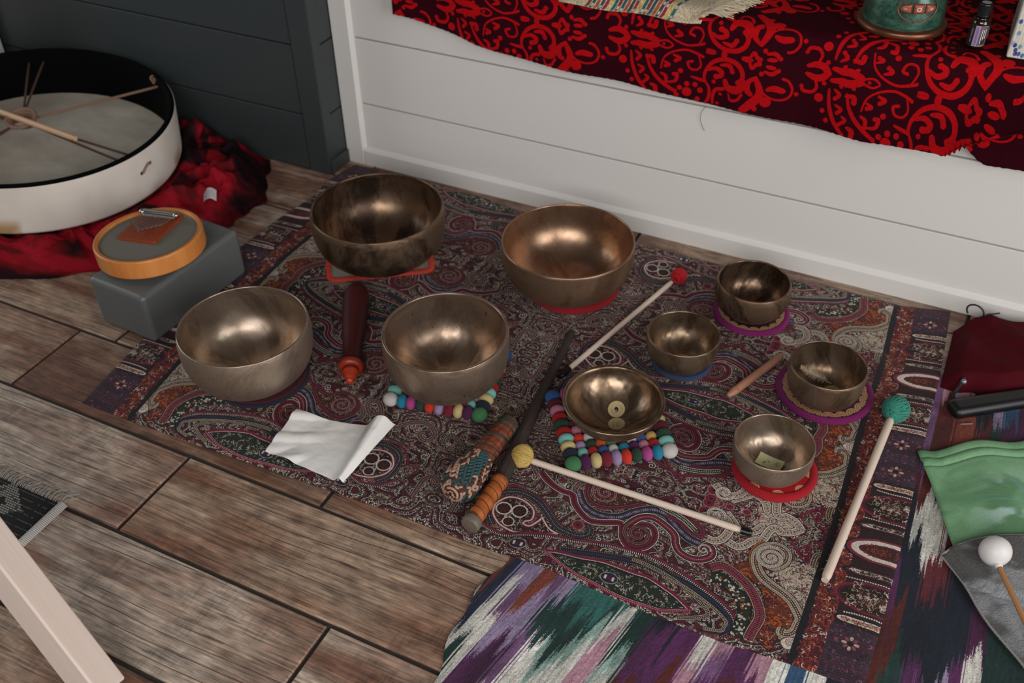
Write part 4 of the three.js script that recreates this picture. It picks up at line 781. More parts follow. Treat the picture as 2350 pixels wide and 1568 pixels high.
{
  const h = rest(-0.409, -0.8385, 0.0158), a = rest(-0.399, -0.8395, 0.011), b = rest(-0.1095, -0.8475, 0.0046), e = rest(-0.0955, -0.848, 0.0046), ax = [1, -0.15, -0.05];
  const t = thing('mallet', 'long pale stick mallet with a straw-yellow thread head beside the dark staff', 'mallet', h);
  part(t, 'head_core', ballGeoAt(h, 0.0152, ax, 0.94), yarnMat('#94793a'));
  part(t, 'yarn', yarnBall(h, 0.0155, ax, 130, 0.0005, 7, 0.94), phy('#bb9c52', 0.5), 'straw-yellow thread', 'stuff');
  part(t, 'stick', dowel(a, b, 0.0044), dowelMat); part(t, 'rubber_tip', bar([b, e], (q) => q > 0.88 ? 0.0041 : 0.0051, 16, 12), blackCap, 'black rubber tip');
}
{
  const A = [-0.812, 0.0235, -1.056], B = [-0.7035, 0.0135, -0.866], L = dist(A, B), red = std('#b04a3a', 0.6, { map: gripTex });
  const t = thing('wooden_striker', 'dark red striker with thick rounded grip and turned orange tip between two large bowls', 'mallet', along(A, B, 0.5));
  part(t, 'grip', turned(A, B, [[0, 0], [0.012, 0.001], [0.0175, 0.006], [0.0205, 0.018], [0.021, 0.05], [0.0195, 0.085], [0.0165, 0.12], [0.0142, 0.15], [0.0138, 0.172], [0.014, 0.176], [0, 0.176]]), red);
  const W = std('#e08a78', 0.4, { map: redWoodTex }), C = along(A, B, 0.176 / L);
  part(t, 'collar', turned(C, B, [[0, 0], [0.014, -0.001], [0.0175, 0.002], [0.019, 0.007], [0.0178, 0.012], [0.013, 0.0145], [0, 0.0145]]), W);
  part(t, 'tip', turned(C, B, [[0, 0.012], [0.0125, 0.0135], [0.0115, 0.019], [0.0125, 0.02], [0.0122, 0.0235], [0.0098, 0.0245], [0.0085, 0.033], [0.0062, 0.034], [0.0058, 0.037], [0.0048, 0.041], [0, 0.0415]]), std('#ffa080', 0.4, { map: redWoodTex }));
}
{
  const A = rest(-0.148, -1.197, 0.0068), B = rest(-0.1955, -1.077, 0.0062), L = dist(A, B), M = std('#ffffff', 0.45, { map: pestleTex });
  const t = thing('wooden_striker', 'short slim reddish wooden stick with a blunt pointed tip beside the wide purple cushion', 'mallet', along(A, B, 0.5));
  part(t, 'handle', turned(A, B, [[0, 0], [0.0035, 0.0006], [0.0056, 0.004], [0.0058, 0.014], [0.006, 0.05], [0.0061, L - 0.022], [0.0055, L - 0.0205]]), M);
  part(t, 'tip', turned(A, B, [[0.0052, L - 0.0205], [0.0062, L - 0.0195], [0.0061, L - 0.015], [0.004, L - 0.0035], [0.0027, L], [0, L]]), M);
}
{
  const pts = [[-0.4575, -1.118], [-0.4435, -1.0], [-0.4285, -0.879], [-0.4185, -0.8]].map(([x, z], i) => rest(x, z, [0.006, 0.0082, 0.0098, 0.0112][i])), h0 = rest(-0.4175, -0.792, 0.0112), h1 = rest(-0.4185, -0.7125, 0.0112);
  const t = thing('staff', 'long dark wooden staff with an orange leather grip lying across the middle of the rug', 'stick', pts[3]);
  part(t, 'shaft', bar([...pts, rest(-0.4172, -0.78, 0.0112)], (q) => (0.0056 + 0.0052 * q) * (1 + 0.035 * Math.sin(q * 37) + 0.03 * Math.sin(q * 83 + 1)), 16, 90), std('#ffffff', 0.75, { map: darkBarkTex, bumpMap: hammer, bumpScale: 0.001 }));
  const leather = std('#ffffff', 0.5, { map: orangeWoodTex });
  part(t, 'leather_grip', bar([h0, h1], (q) => 0.0112 + 0.0007 * Math.sin(q * 25) - 0.0004 * q, 20, 48), leather, 'orange leather grip');
  const wrap = []; for (let i = 0; i < 11; i++) { const s = [0.0, 0.02, 0.045, 0.07, 0.22, 0.37, 0.52, 0.67, 0.82, 0.95, 0.98][i], a = along(h0, h1, s), R = 0.0116, p2 = []; for (let k = 0; k <= 14; k++) { const q = k / 14 * 6.283; p2.push([a[0] + Math.cos(q) * R, a[1] + Math.sin(q) * R, a[2] + Math.cos(q + 0.7) * 0.0032]); } wrap.push(bar(p2, 0.00038, 5, 28)); }
  part(t, 'lashing', mergeGeometries(wrap), std('#2b1410', 0.6), 'dark lashing thread', 'stuff');
  const end = rest(-0.4187, -0.7045, 0.0112);
  part(t, 'end_cap', turned(h1, end, [[0.0114, -0.004], [0.0125, -0.001], [0.0126, 0.003], [0.012, 0.0075], [0.0105, 0.0085], [0.008, 0.0078], [0.007, 0.0086], [0, 0.0088]]), std('#6b5f53', 0.55), 'grey-brown end cap');
}
{
  const A = rest(-0.4515, -0.888, 0.0165), B = rest(-0.4565, -0.806, 0.0172), C = rest(-0.4595, -0.737, 0.023);
  const t = thing('rattle', 'bark-handled rattle with green lashing and a teal and cream crocheted cover, beside the dark staff', 'rattle', B);
  part(t, 'bark_handle', bar([A, along(A, B, 0.5), along(B, C, 0.15)], (q) => 0.0135 + 0.0028 * Math.sin(q * 2.6) + 0.0004 * Math.sin(q * 60), 24, 60), std('#ffffff', 0.7, { map: barkTex, bumpMap: hammer, bumpScale: 0.0015 }));
  const lash = []; const spin = (s0, s1, turns, off) => { const p = []; for (let k = 0; k <= turns * 14; k++) { const f = k / (turns * 14), s = lerp(s0, s1, f), c = along(A, B, s), q = f * turns * 6.283 + off, R = 0.0142 + 0.0026 * Math.sin(s * 2.3); p.push([c[0] + Math.cos(q) * R, c[1] + Math.sin(q) * R, c[2]]); } lash.push(bar(p, 0.00085, 6, p.length * 2)); };
  spin(0.04, 0.3, 3, 0); spin(0.1, 0.95, 2, 1.5); spin(0.35, 0.9, -2 + 4, 3.6); spin(0.02, 0.16, 2, 2);
  part(t, 'lashing', mergeGeometries(lash), std('#12382a', 0.7), 'dark green lashing thread', 'stuff');
  const d = [C[0] - B[0], C[1] - B[1], C[2] - B[2]], L = Math.hypot(...d), n = d.map((q) => q / L), s1 = V(n[0], n[1], n[2]).cross(V(0, 1, 0)).normalize(), s2 = s1.clone().cross(V(...n));
  const rad = (f) => 0.0165 + 0.0078 * Math.sin(Math.min(1, f * 1.05) * 2.0) - 0.012 * Math.pow(clamp((f - 0.78) / 0.22), 2), teal = [], cream = [], brown = [], rows = 13, r = rng(17);
  for (let j = 0; j < rows; j++) { const f = (j + 0.5) / rows, R = rad(f), m = 15; for (let i = 0; i < m; i++) for (const sgn of [-1, 1]) {
    const a = (i + 0.25 * sgn * 0.9 + 0.5) / m * 6.283 + j * 0.08, c = along(B, C, f * 1.02 - 0.02), o = s1.clone().multiplyScalar(Math.cos(a) * R).addScaledVector(s2, Math.sin(a) * R), tang = s1.clone().multiplyScalar(-Math.sin(a)).addScaledVector(s2, Math.cos(a));
    const g = new THREE.SphereGeometry(1, 10, 8); g.scale(0.0021, 0.0046, 0.0019);
    const dir = V(...n).addScaledVector(tang, sgn * 0.62).normalize(); g.applyQuaternion(new THREE.Quaternion().setFromUnitVectors(V(0, 1, 0), dir)); g.translate(c[0] + o.x, c[1] + o.y, c[2] + o.z);
    const col = (((i + (j >> 2)) % 4) < 2 ? teal : r() < 0.55 ? cream : brown); col.push(g); } }
  const tip = along(B, C, 1.0); for (let k = 0; k < 3; k++) { const R = 0.004 + k * 0.0046; for (let i = 0; i < 7 + k * 4; i++) { const a = i / (7 + k * 4) * 6.283; const g = new THREE.SphereGeometry(1, 10, 8); g.scale(0.0021, 0.0048, 0.002); const tang = s1.clone().multiplyScalar(-Math.sin(a)).addScaledVector(s2, Math.cos(a)); g.applyQuaternion(new THREE.Quaternion().setFromUnitVectors(V(0, 1, 0), tang.normalize())); const o = s1.clone().multiplyScalar(Math.cos(a) * R).addScaledVector(s2, Math.sin(a) * R); g.translate(tip[0] + o.x + n[0] * (0.006 - k * 0.0026), tip[1] + o.y + n[1] * (0.006 - k * 0.0026), tip[2] + o.z + n[2] * (0.006 - k * 0.0026)); (r() < 0.65 ? cream : brown).push(g); } }
  const core = bar([along(B, C, -0.03), along(B, C, 0.5), along(B, C, 1.03)], (q) => rad(q) - 0.0012, 24, 30);
  part(t, 'cover', core, std('#3a2a24', 0.9));
  part(t, 'teal_stitches', mergeGeometries(teal), yarnMat('#28484a', 0.1), 'teal crochet stitches', 'stuff'); part(t, 'cream_stitches', mergeGeometries(cream), yarnMat('#a8846c', 0.1), 'cream crochet stitches', 'stuff'); part(t, 'brown_stitches', mergeGeometries(brown), yarnMat('#4c281e', 0.1), 'brown crochet stitches', 'stuff');
}
// white paper, its right edge folded up
solid('tissue_paper', sheet(90, 60, (u, v) => {
  const A = [-0.743, -0.789], B = [-0.598, -0.822], C = [-0.606, -0.700], D = [-0.735, -0.703];
  let x = lerp(lerp(A[0], B[0], u), lerp(D[0], C[0], u), v), z = lerp(lerp(A[1], B[1], u), lerp(D[1], C[1], u), v) + 0.012 * Math.sin(u * 3.1) * (1 - v) * 0.7;
  const s = sstep(0.72 + 0.16 * v, 0.86 + 0.1 * v, u), k = sstep(0.9 + 0.06 * v, 1.0, u);
  const h = 0.004 + (0.021 - 0.013 * v) * s * (1 - 0.72 * k) + 0.004 * (1 - v) * sstep(0.25, 0, u) + 0.0055 * sstep(0.55, 1, v) * Math.abs(Math.sin(u * 11 + v * 5)) * sstep(0.72, 0.3, u) * fbm(u * 5, v * 5, 8, 2) * 1.3 + 0.0035 * Math.max(0, Math.sin((u * 1.1 + v * 1.6) * 7.5)) * sstep(0.6, 0.2, u) + 0.0022 * fbm(u * 7, v * 6, 5, 3);
  return [x, rugTop(x, z) + h, z];
}, 0.0004), phy('#e6e3dd', 0.6, { side: THREE.DoubleSide }), 'sheet of white paper with a folded-up edge lying on the rug', 'paper');

// ---------------------------------------------------------------- foam block and round thumb piano
{
  const F = [-1.035, -0.824], e1 = [-0.1165, -0.004], e2 = [0.013, -0.2145], g = new RoundedBoxGeometry(0.1165, 0.0885, 0.215, 5, 0.0085);
  g.rotateY(Math.atan2(-e2[0], -e2[1])); g.translate(F[0] + (e1[0] + e2[0]) / 2, 0.0036 + 0.0885 / 2, F[1] + (e1[1] + e2[1]) / 2);
  solid('foam_block', g, phy('#5c5f5e', 0.4), 'grey foam yoga block with rounded edges standing under the round thumb piano', 'block');
}
{
  const c = [-1.102, 0.0925, -0.925], R = 0.0845, h = 0.031;
  const t = thing('thumb_piano', 'round thumb piano with an orange wooden ring and grey drum skin on the foam block', 'instrument', c);
  t.rotation.set(-0.02, 0, 0.055); t.position.y += 0.0045;
  const add = (name, geo, mat, label) => { const m = shade(new THREE.Mesh(geo, mat)); m.name = name; if (label) m.userData.label = label; t.add(m); return m; };
  add('ring', lathe([[R - 0.0052, 0.001], [R - 0.003, 0], [R - 0.0008, 0.0008], [R, 0.003], [R, h - 0.003], [R - 0.0012, h - 0.0006], [R - 0.003, h], [R - 0.0048, h - 0.0003], [R - 0.0056, h - 0.0012], [R - 0.0062, h - 0.0006], [R - 0.0078, h - 0.0012], [R - 0.0082, h - 0.003], [R - 0.0082, 0.003], [R - 0.0052, 0.001]], 96), std('#ffffff', 0.36, { map: ringWoodTex }));
  add('skin', new THREE.CylinderGeometry(R - 0.008, R - 0.008, 0.0012, 72).translate(0, h - 0.006, 0), std('#6f6a60', 0.75));
  // board turned so that its long edges point up left, as in place
  const ax = -0.16, ca = Math.cos(ax), sa = Math.sin(ax), L2 = (x, z) => [ca * x - sa * z, sa * x + ca * z];
  const bo = [-0.0135, -0.021], put = (x, y, z) => { const q = L2(x, z); return [bo[0] + q[0], h - 0.0054 + y, bo[1] + q[1]]; };
  const sh = new THREE.Shape(), bw = 0.034, bl = 0.042, k = 0.004; sh.moveTo(-bw + k, -bl); sh.lineTo(bw - k, -bl); sh.quadraticCurveTo(bw, -bl, bw, -bl + k); sh.lineTo(bw, bl - k); sh.quadraticCurveTo(bw, bl, bw - k, bl); sh.lineTo(-bw + k, bl); sh.quadraticCurveTo(-bw, bl, -bw, bl - k); sh.lineTo(-bw, -bl + k); sh.quadraticCurveTo(-bw, -bl, -bw + k, -bl);
  const bg = new THREE.ExtrudeGeometry(sh, { depth: 0.004, bevelEnabled: true, bevelSize: 0.0008, bevelThickness: 0.0006, bevelSegments: 2, curveSegments: 6 }), p = bg.attributes.position;
  for (let i = 0; i < p.count; i++) p.setXYZ(i, ...put(p.getX(i), p.getZ(i) + 0.0005, -p.getY(i))); bg.computeVertexNormals();
  const u2 = bg.attributes.uv; for (let i = 0; i < u2.count; i++) u2.setXY(i, u2.getX(i) * 9, u2.getY(i) * 5);
  add('sound_board', bg, std('#ffffff', 0.45, { map: kalimbaTex }));
  const steel = std('#bdb8b2', 0.28, { metalness: 0.95 });
  add('bridge_bar', bar([put(-0.03, 0.012, -0.03), put(0.031, 0.012, -0.03)], 0.0042, 14, 10), steel); add('bridge_bar', bar([put(-0.03, 0.009, -0.0235), put(0.031, 0.009, -0.0235)], 0.0024, 12, 10), steel);
  for (const s of [-1, 1]) add('bolt', new THREE.SphereGeometry(0.0046, 18, 12).scale(1, 0.8, 1).translate(...put(s * 0.0315, 0.0125, -0.0275)), steel);
  for (let i = 0; i < 11; i++) { const x = -0.026 + i * 0.0052, m = 1 - Math.abs(i - 5) / 5.5, z1 = 0.008 + 0.024 * m; add('tine', bar([put(x, 0.0075, -0.038), put(x, 0.0095, -0.022), put(x, 0.0125, z1 * 0.4), put(x, 0.0145, z1)], (q) => 0.0008 + 0.0007 * sstep(0.85, 1, q), 8, 18), steel); }
}

// ---------------------------------------------------------------- frame drum on the red bundle
const bundleH = (x, z) => {
  const right = interp([[-1.40, -1.245], [-1.33, -1.195], [-1.24, -1.138], [-1.15, -1.142], [-1.1, -1.168], [-1.02, -1.215], [-0.94, -1.255], [-0.87, -1.345], [-0.82, -1.46], [-0.78, -1.62], [-0.75, -1.9]], z), inn = right - x;
  const e = sstep(0, 0.075, inn) * sstep(-1.385, -1.33, z) , f = fbm(x * 13, z * 13, 5, 3), w = fbm(x * 7 + f * 1.4, z * 7 - f, 9, 3), ridge = 1 - Math.abs(2 * fbm(x * 16 + w * 2, z * 16 - w * 2, 15, 2) - 1);
  const tall = 0.04 + 0.04 * sstep(-1.2, -1.33, z) * sstep(-1.36, -1.16, x), r2 = 1 - Math.abs(2 * fbm(x * 27 - w, z * 27 + w * 2, 25, 2) - 1);
  const h = 0.0035 + e * (tall * (0.45 + 1.1 * (w - 0.3)) + 0.034 * ridge * ridge + 0.016 * r2 * r2 - 0.006), dd = Math.hypot(x + 1.52, z + 1.105);
  return dd < 0.26 ? Math.min(h, 0.067 - 0.103 * (x + 1.53) + Math.max(0, dd - 0.235) * 0.9) : h;
};
const bundle = thing('velvet_bundle', 'heap of crumpled red tie-dyed velvet lying under the frame drum', 'cloth', [-1.4, 0, -1.1]);
part(bundle, 'velvet', sheet(190, 150, (u, v) => {
  const z = lerp(-0.755, -1.368, v), right = interp([[-1.40, -1.245], [-1.33, -1.195], [-1.24, -1.138], [-1.15, -1.142], [-1.1, -1.168], [-1.02, -1.215], [-0.94, -1.255], [-0.87, -1.345], [-0.82, -1.46], [-0.78, -1.62], [-0.75, -1.9]], z);
  const x = lerp(-1.82, right - 0.006 * Math.sin(z * 90) * Math.sin(z * 37), Math.pow(u, 0.7));
  return [x, bundleH(x, z), z];
}, 0.003, (u, v) => [Math.pow(u, 0.7) * 1.6, v * 1.3]), phy(0xffffff, 0.75, { map: redDye, sheen: 0.2, sheenRoughness: 0.35, specularIntensity: 0.3, sheenColor: new THREE.Color('#b01428') }));
{
  const tagTex = drawTex(128, 96, (g) => { g.fillStyle = '#c9c1c2'; g.fillRect(0, 0, 128, 96); g.fillStyle = '#8c8490'; for (let j = 0; j < 5; j++) g.fillRect(14, 16 + j * 14, 60 + ((j * 37) % 40), 4); });
  const y = bundleH(-1.19, -1.147) + 0.012;
  part(bundle, 'care_tag', sheet(8, 6, (u, v) => [-1.203 + 0.021 * u + 0.014 * v, y + 0.007 * Math.sin(u * 3) - 0.008 * v, -1.158 + 0.012 * u * 0.6 - 0.005 * u + 0.02 * v - 0.012 * u], 0.0004), std(0xffffff, 0.8, { map: tagTex }), 'white care tag');
}
{
  const C = V(-1.52, 0.17, -1.105), n = V(0.103, 1, 0.0).normalize(), R = 0.245, D = 0.1;
  const t = thing('frame_drum', 'large white-skinned frame drum lying skin side down, its black inside showing', 'drum', [C.x - n.x * D, C.y - n.y * D, C.z - n.z * D]);
  t.quaternion.setFromUnitVectors(V(0, 1, 0), n);
  const add = (name, geo, mat, label) => { const m = shade(new THREE.Mesh(geo, mat)); m.name = name; if (label) m.userData.label = label; t.add(m); return m; };
  const skinTex = pixTex(768, 768, (u, v) => { const m = fbm(u * 7 + v * 3, v * 11, 5, 4), s = fbm(u * 18, v * 34, 8, 3); return mix3([196, 188, 172], [160, 149, 134], clamp(m * 1.1 + s * 0.5 - 0.4)); });
  const hideTex = pixTex(1024, 128, (u, v) => { const m = fbm(u * 40, v * 6, 5, 4), c = mix3([222, 214, 204], [204, 194, 182], m), st = sstep(0.42, 0.66, fbm(u * 34, v * 3, 11, 3)) * sstep(0.6, 0.51, v) * sstep(0.5, 0.7, fbm(u * 5, 1, 3, 2) + 0.12); return mix3(c, [150, 110, 66], st * 0.75); });
  add('wooden_shell', lathe([[R - 0.0085, 0.003], [R - 0.0005, 0.003], [R - 0.0005, D - 0.001], [R - 0.003, D], [R - 0.006, D], [R - 0.0085, D - 0.001], [R - 0.0085, 0.003]], 128), phy('#030404', 0.85, { specularIntensity: 0.15 }));
  add('hide_side', lathe([[R + 0.0006, D - 0.004], [R + 0.0017, D - 0.0045], [R + 0.0018, D * 0.6], [R + 0.0016, 0.008], [R - 0.001, 0.0025], [R - 0.006, 0.0008], [R - 0.006, 0.002]], 128), std(0xffffff, 0.5, { map: hideTex }), 'white hide wrapped round the side');
  const sg = new THREE.CircleGeometry(R - 0.008, 96).rotateX(-Math.PI / 2).translate(0, 0.0045, 0); add('drum_skin', sg, std(0xffffff, 0.8, { map: skinTex }), 'grey-beige drum skin');
  add('skin_face', new THREE.CircleGeometry(R - 0.0055, 96).rotateX(Math.PI / 2).translate(0, 0.0012, 0), std('#b9b0a2', 0.7));
  const cord = std('#4a2e22', 0.85), pale = std('#7d5f4e', 0.85), inv = t.quaternion.clone().invert();
  const loc = (x, y, z) => { const q = V(x, y, z).sub(t.position).applyQuaternion(inv); return [q.x, q.y, q.z]; };
  const rim = (deg, y) => { const a = deg * Math.PI / 180; return [Math.cos(a) * (R - 0.009), y, Math.sin(a) * (R - 0.009)]; };
  const hub = [-0.022, 0.076, 0.012];
  const at = (a, f) => along(hub, a, f);
  add('hub_wrapping', mergeGeometries([0, 1, 2, 3, 4].map((k) => new THREE.TorusGeometry(0.017 + k * 0.0022, 0.0035, 8, 30).rotateX(Math.PI / 2 + 0.1 * (k - 2)).translate(hub[0], hub[1] + (k - 2) * 0.003, hub[2]))), pale);
  const pair = (d, off, m) => { for (const s of [-1, 1]) add('cord', bar([at(rim(d, 0.07), 0.1), rim(d + s * off, 0.074)], 0.0022, 8, 12), m); };
  pair(-135, 3.2, cord); pair(1, 3.2, cord); pair(95, 3, cord); pair(165, 3, cord);
  add('cord', bar([at(rim(-66, 0.078), 0.08), rim(-66, 0.08)], 0.0026, 8, 12), pale);
  add('knot', new THREE.TorusKnotGeometry(0.0052, 0.002, 40, 6).translate(...rim(-69, 0.089)), pale);
  // loop of cord through the side near the front
  const q = -1 * Math.PI / 180, so = (d, y) => [Math.cos(q + d) * (R + 0.0035), y, Math.sin(q + d) * (R + 0.0035)];
  add('tie', bar([so(-0.045, 0.066), so(-0.03, 0.069), so(0.02, 0.062), so(0.04, 0.057)], 0.0022, 8, 12), pale);
  for (const d of [-0.05, 0.045]) add('lacing_hole', new THREE.CylinderGeometry(0.0035, 0.0035, 0.002, 14).rotateZ(Math.PI / 2).rotateY(-(q + d)).translate(Math.cos(q + d) * (R + 0.0012), d < 0 ? 0.066 : 0.057, Math.sin(q + d) * (R + 0.0012)), std('#1c120c', 0.9));
  t.updateMatrixWorld();
  const A = [-1.388, 0.1585, -1.072], B = [-1.72, 0.156, -1.105];
  solid('drum_beater', bar([A, B], (s) => s < 0.02 ? 0.0045 : 0.0056, 14, 60), std(0xffffff, 0.55, { map: dowelTex, color: '#f0d4b4' }), 'pale wooden beater stick lying across the cords inside the frame drum', 'stick');
}

// ---------------------------------------------------------------- on the bench
const HEM = [[-0.95, 0.326], [-0.921, 0.327], [-0.897, 0.325], [-0.847, 0.313], [-0.781, 0.299], [-0.668, 0.289], [-0.518, 0.282], [-0.38, 0.274], [-0.287, 0.275], [-0.188, 0.27], [-0.121, 0.263], [-0.06, 0.264], [-0.022, 0.268], [0.049, 0.266], [0.097, 0.269], [0.3, 0.27], [0.7, 0.275]];
const CREASE = [[-0.022, 0.272], [0.037, 0.312], [0.079, 0.333], [0.2, 0.36], [0.7, 0.38]];
const velvetMat = phy(0xffffff, 0.82, { specularIntensity: 0.12, map: scrollTex, bumpMap: scrollBump, bumpScale: 0.0012, sheen: 0.3, sheenRoughness: 0.35, sheenColor: new THREE.Color('#c8301c') });
const topY = 0.412;
const BULGE = (x) => 0.085 * sstep(-0.24, 0.05, x);      // towards the right end the cloth hangs out into the room
const hemY = (x) => interp(HEM, x) + 0.5 * BULGE(x) * sstep(0.05, -0.02, x), creaseY = (x) => Math.min(interp(CREASE, x) + 0.5 * (BULGE(x) - 0.02), topY - 0.03);
const clothAt = (x, s) => {                               // s: metres along the cloth, 0 at the bench edge, below it negative
  const rr = 0.02, zf = -1.4265, arc = rr * Math.PI / 2, wob = 0.004 * Math.sin(x * 17) + 0.003 * Math.sin(x * 41 + 1);
  if (s > arc / 2) return [topY + 0.0012 * Math.sin(x * 30) * Math.sin(s * 25), zf - rr - (s - arc / 2)];
  if (s > -arc / 2) { const a = (s + arc / 2) / arc * Math.PI / 2; return [topY - rr + rr * Math.sin(a), zf - rr + rr * Math.cos(a)]; }
  const d = -arc / 2 - s, y = topY - rr - d, B = BULGE(x), h = hemY(x), fold = sstep(-0.03, 0.015, x), cy = lerp(h, creaseY(x), fold), top = topY - rr;
  const t = clamp((top - y) / (top - cy)), ramp = B * (0.75 * t + 0.25 * Math.sin(t * Math.PI / 2)), back = sstep(0, 0.007, cy - y);
  return [y, zf + wob * sstep(0, 0.06, d) * (1 - back * fold) + lerp(ramp, 0.002, back * fold)];
};
solid('scroll_cloth', sheet(300, 150, (u, v) => {
  const x = lerp(-0.936 + 0.02 * sstep(0.5, 1, v) , 0.62, u), len = topY - 0.02 - hemY(x) + 0.0157, s = lerp(-len, 0.5, v < 0.62 ? v / 0.62 * (len / (len + 0.5)) * 1 : lerp(len / (len + 0.5), 1, (v - 0.62) / 0.38));
  const [y, z] = clothAt(x, s); return [x, y + (v < 0.004 ? 0.0006 * Math.sin(x * 700) : 0), z];
}, 0.003, (u, v) => { const x = lerp(-0.936 + 0.02 * sstep(0.5, 1, v), 0.62, u), len = topY - 0.02 - hemY(x) + 0.0157, s = lerp(-len, 0.5, v < 0.62 ? v / 0.62 * (len / (len + 0.5)) : lerp(len / (len + 0.5), 1, (v - 0.62) / 0.38)); return [(x + 0.53) / 0.312, (s + topY - 0.004 - 0.27) / 0.09]; }), velvetMat, 'dark red velvet cloth with bright scarlet scrolls draped over the white bench', 'cloth');
{
  const t = thing('woven_runner', 'cream woven runner with coloured stripes and knotted fringe lying on the red scroll cloth', 'runner', [-0.45, topY, -1.46]);
  const tex = drawTex(512, 256, (g) => { g.fillStyle = '#b7a78c'; g.fillRect(0, 0, 512, 256); const r = rng(3), C = ['#7a2f24', '#1f4a58', '#a34a22', '#2a3a4a', '#8a1f28', '#c2a05a', '#1d5a5a'];
    for (let i = 0; i < 21; i++) { g.fillStyle = C[i % 7]; const x = 100 + i * 15; g.beginPath(); g.moveTo(x, 0); g.lineTo(x + 11, 0); g.lineTo(x + 11, 175); g.lineTo(x, 175); g.fill(); g.fillStyle = '#cdbfa5'; for (let j = 0; j < 9; j++) if (r() < 0.6) g.fillRect(x + 2, j * 20 + r() * 6, 7, 6); } grain(g, 512, 256, 0.22, 4, 2); });
  // the front edge droops a little over the rounded edge of the bench
  const fz = (x) => -1.418 - 0.010 * sstep(-0.5, -0.36, x) + 0.004 * Math.sin(x * 40);
  part(t, 'woven_band', sheet(40, 40, (u, v) => { const x = lerp(-0.62, -0.392, u), s = v * 0.2; const z = fz(x) - s; const y = topY + 0.0075 - 0.017 * sstep(0.028, 0, s) * sstep(-1.47, -1.42, z) + 0.002 * Math.sin(x * 50 + s * 20) ; return [x + s * 0.28, y, z]; }, 0.0028, (u, v) => [u, 1 - v]), std(0xffffff, 0.9, { map: tex, bumpMap: weaveBump, bumpScale: 0.0008 }));
  const r = rng(23), st = [], knots = [];
  for (let i = 0; i < 16; i++) { const s = i * 0.0085, z0 = fz(-0.39) - s, x0 = -0.393 + s * 0.28; knots.push(new THREE.SphereGeometry(0.0038, 8, 6).scale(1.2, 0.8, 1).translate(x0 + 0.003, topY + 0.005 - (s < 0.02 ? 0.004 : 0), z0));
    for (let k = 0; k < 9; k++) { const L = 0.03 + r() * 0.022, a = (r() - 0.5) * 0.55 - 0.1; st.push(bar([[x0 + 0.003, topY + 0.005, z0], [x0 + L * 0.5, topY + 0.007 + r() * 0.003, z0 + a * L * 0.4 + (r() - 0.5) * 0.004], [x0 + L, topY + 0.003 + r() * 0.004, z0 + a * L + (r() - 0.5) * 0.006]], 0.0008, 5, 8)); } }
  part(t, 'knots', mergeGeometries(knots), std('#b7a78c', 0.9), null, 'stuff'); part(t, 'fringe', mergeGeometries(st), std('#c0b195', 0.9), 'loose cream fringe', 'stuff');
}
